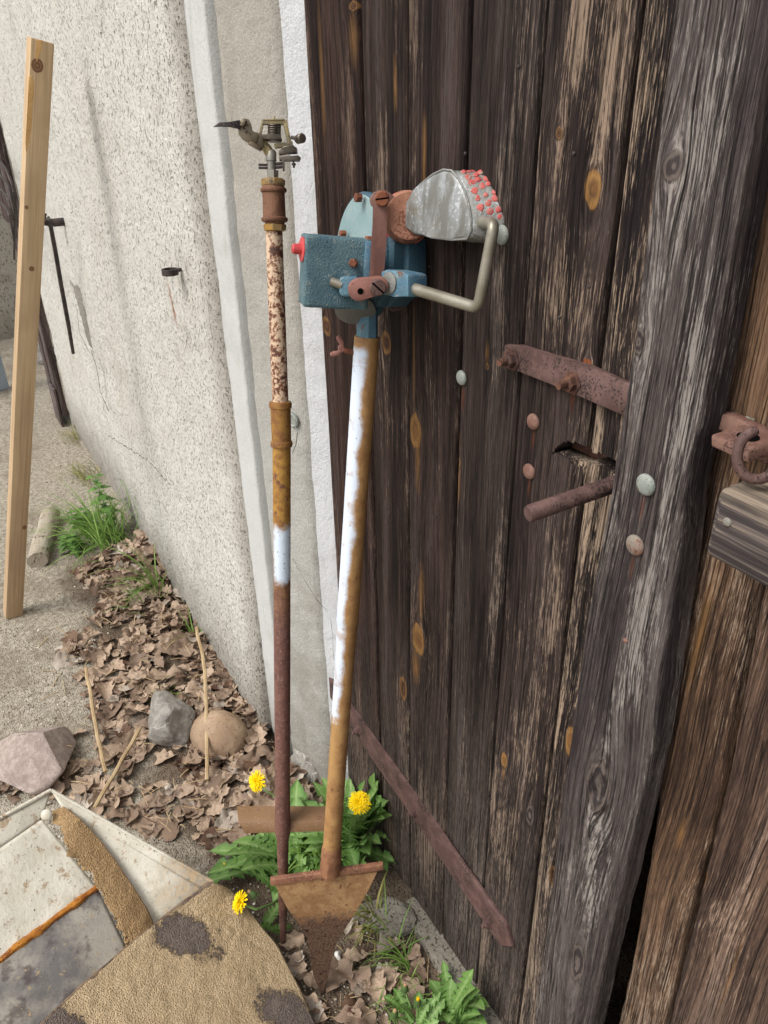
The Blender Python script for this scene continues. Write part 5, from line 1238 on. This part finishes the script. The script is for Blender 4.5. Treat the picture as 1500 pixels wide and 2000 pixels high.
# dandelions
def dleaf(base, az, L_, wd, lean, droop, rr, n=44, roll=0.0):
    d = np.array((math.cos(az), math.sin(az), 0)); s0 = np.array((-math.sin(az), math.cos(az), 0)); p = np.array(base, float); a = lean; V = []; st = L_ / n; ph = rr.uniform(0, 1); bendz = rr.uniform(-.6, .6)
    for i in range(n + 1):
        t = i / n; az2 = bendz * t; dd = d * math.cos(az2) + s0 * math.sin(az2); s_ = -d * math.sin(az2) + s0 * math.cos(az2)
        fw = dd * math.sin(a) + np.array((0, 0, math.cos(a))); up = np.cross(fw, s_)
        env = .14 + .86 * (math.sin(math.pi * min(1, t * .9 + .02) ** 1.3)) ** .9
        if t > .80: env *= (1 - ((t - .80) / .2) ** 2 * .95)
        saw = ((t * 7.5 + ph) % 1.0); lobe = .26 + .80 * (1 - saw) ** 1.2 if t < .8 else .85
        w_ = wd * env * lobe; back = -fw * w_ * .45 * (1 if t < .8 else .2)
        fold = .25 + .2 * math.sin(t * 9 + ph)
        for sg in (-1, 0, 1):
            q = p + s_ * w_ * sg + (back if sg else 0) + up * (-abs(sg) * w_ * fold * -1) + up * (roll * sg * w_)
            V.append(q)
        p = p + fw * st; a += droop / n
        if p[2] < .006: p[2] = .006; a = min(a, math.pi / 2)
    F_ = [(i * 3 + k, i * 3 + k + 1, i * 3 + k + 4, i * 3 + k + 3) for i in range(n) for k in (0, 1)]
    return V, F_
def flower(c, face, r, parent, seed, open_=1.0):
    rr = random.Random(seed); fz = Vector(face).normalized(); fx = fz.orthogonal().normalized(); fy = fz.cross(fx); V = []; F_ = []; off = 0
    for lay, (r0, tilt, cnt) in enumerate(((1.0, .10, 34), (.88, .28, 32), (.70, .50, 28), (.50, .75, 24), (.30, 1.05, 18))):
        for k in range(cnt):
            a_ = 2 * math.pi * k / cnt + lay * .37 + rr.gauss(0, .06); L_ = r * r0 * rr.uniform(.9, 1.08); tl = tilt + rr.gauss(0, .07) + (1 - open_) * .7; w_ = r * .062
            rad = fx * math.cos(a_) + fy * math.sin(a_); tan = fz.cross(rad)
            o_ = Vector(c) + fz * r * .05 * lay
            for i in range(5):
                q = i / 4; tt = tl - .25 * q; p = o_ + (rad * math.cos(tt) + fz * math.sin(tt)) * L_ * q; ww = w_ * (.45 + .55 * min(1, q * 2)) * (.85 if i == 4 else 1)
                V += [tuple(p - tan * ww), tuple(p + fz * ww * .35), tuple(p + tan * ww)]
            for i in range(4):
                for kk in (0, 1): F_.append((off + i * 3 + kk, off + i * 3 + kk + 1, off + i * 3 + kk + 4, off + i * 3 + kk + 3))
            off += 15
    h = from_np('flower_head', V, F_, M['petal'], parent)
    b = MB(); b.lathe(Vector(c) - fz * r * .38, fz, [(0, r * .10), (r * .1, r * .26), (r * .3, r * .3), (r * .4, r * .25)], 14); b.build('calyx', M['bud'], h)
    return h
def bud(c, ax_, r, parent, tip=True):
    b = MB(); b.lathe(c, ax_, [(0, r * .5), (r * .5, r), (r * 1.4, r * 1.0), (r * 2.2, r * .65), (r * 2.6, r * .3)], 14)
    a_ = Vector(ax_).normalized(); n_ = a_.orthogonal().normalized(); m2 = a_.cross(n_)
    for k in range(9):
        t_ = k * .698; d = n_ * math.cos(t_) + m2 * math.sin(t_); c0_ = Vector(c) + a_ * r * .4 + d * r * .8; b.prism([c0_ + a_.cross(d) * r * .2, c0_ - a_.cross(d) * r * .2, c0_ + d * r * .8 - a_ * r * .9], a_ * .0005)
    o = b.build('bud', M['bud'], parent)
    if tip: b = MB(); b.lathe(Vector(c) + a_ * r * 2.2, ax_, [(0, r * .55), (r * .7, r * .45), (r * .9, r * .1)], 10); b.build('bud_tip', M['petal_deep'] if tip == 1 else paint_mat('bud_tip', srgb(176, 150, 110), srgb(150, 116, 80), srgb(110, 80, 60), .6, 90, .8), o)
def dandelion(u, v, leaves, lab, seed, z=0.0):
    rr = random.Random(seed); c = gnd(u, v); t = thing('dandelion', lab, 'plant', c, 'dandelions at the foot of the door'); V = []; F_ = []; A_ = []; off = 0
    for (az, L_, wd, lean, droop) in leaves:
        vv, ff = dleaf((c.x + rr.gauss(0, .008), c.y + rr.gauss(0, .006), .002), az, L_, wd, lean, droop, rr, roll=rr.uniform(-.3, .3))
        for q in vv:
            if q[1] > -.006: q[1] = -.006 - rr.random() * .003
        V += [tuple(q) for q in vv]; F_ += [tuple(k + off for k in f) for f in ff]; off += len(vv); r0 = rr.random(); A_ += [(.96 if i % 3 == 1 else r0 * .8) for i in range(len(vv))]
    from_np('foliage', V, F_, M['dand'], t, True, A_); return t, c
def leafset(seed, n, a0, a1, L_, wd=.018, lean=(.5, 1.1), droop=(.3, 1.1)):
    rr = random.Random(seed); return [(rr.uniform(a0, a1), L_ * rr.uniform(.6, 1.1), wd * rr.uniform(.7, 1.2), rr.uniform(*lean), rr.uniform(*droop)) for _ in range(n)]
def stem(P, parent, r=.0018, mat='stem'):
    MB().tube([Vector(p) for p in P], r, 8).build('stem', M[mat], parent)
tA, cA_ = dandelion(688, 1660, leafset(1, 34, -3.4, .6, .17, .020, (.15, 1.0), (.3, 1.3)) + leafset(2, 18, -.4, 1.0, .24, .024, (.05, .35), (.1, .6)), 'tall leafy dandelion growing against the door with one open flower', 101)
hA = gnd(702, 1567, .25); stem([cA_, cA_.lerp(hA, .55) + Vector((0, -.012, .0)), hA], tA); flower(hA, (CAM - hA).normalized() + Vector((0, -.1, .25)), .0235, tA, 1)
tB, cB_ = dandelion(575, 1690, leafset(3, 26, 2.6, 4.6, .18, .023, (.6, 1.25), (.3, .8)) + leafset(13, 10, -1.2, 1.0, .10, .017), 'sprawling dandelion behind the sprinkler pipe with a side-facing flower', 102)
hB = gnd(502, 1526, .10); c2 = gnd(545, 1560, .07); stem([gnd(600, 1640), c2, gnd(520, 1545, .095), hB], tB); flower(hB, ray(420, 1500).normalized() * -.35 + (MR @ Vector((-.8, -.1, -.75))), .025, tB, 2, .85)
bud(gnd(452, 1690, .04), MR @ Vector((-1, -.1, 0)), .006, tB)
tC, cC_ = dandelion(556, 1752, leafset(4, 12, 2.2, 5.4, .09, .014, (.7, 1.3), (.3, .8)), 'small dandelion by the sand-caked lip with a drooping flower', 103)
hC = gnd(470, 1762, .12); stem([gnd(560, 1745), gnd(530, 1766, .08), gnd(500, 1776, .11), gnd(478, 1768, .12)], tC, .0024); flower(hC, MR @ Vector((-.7, -.45, -.5)), .021, tC, 3, .7)
bud(gnd(500, 1752, .05), MR @ Vector((-.6, -.5, 0)), .007, tC, 2)
tD, cD_ = dandelion(880, 1990, leafset(5, 14, -1.0, 4.0, .10, .016, (.2, 1.2), (.3, 1.1)) + leafset(6, 6, .0, 1.2, .13, .017, (.1, .6), (.2, .9)), 'broad-leaved dandelion in the corner between door and sill', 104)
tE, cE_ = dandelion(815, 2010, leafset(7, 14, 0, 6.3, .08, .011, (.3, 1.2), (.3, 1.1)), 'dandelion with two closed buds near the bottom edge', 105)
for (u, v, z) in ((815, 1962, .05), (790, 1935, .045), (770, 1985, .04)):
    p = gnd(u, v, z); stem([cE_, cE_.lerp(p, .6) + Vector((0, 0, .006)), p], tE, .002); bud(p, (0, .1, 1), .0065, tE, 1 if u == 815 else 2)
tF, cF_ = dandelion(566, 1822, leafset(8, 5, -2.2, -.4, .07, .011, (.1, .7), (.2, .9)), 'tiny seedling of toothed leaves below the step plate', 106)
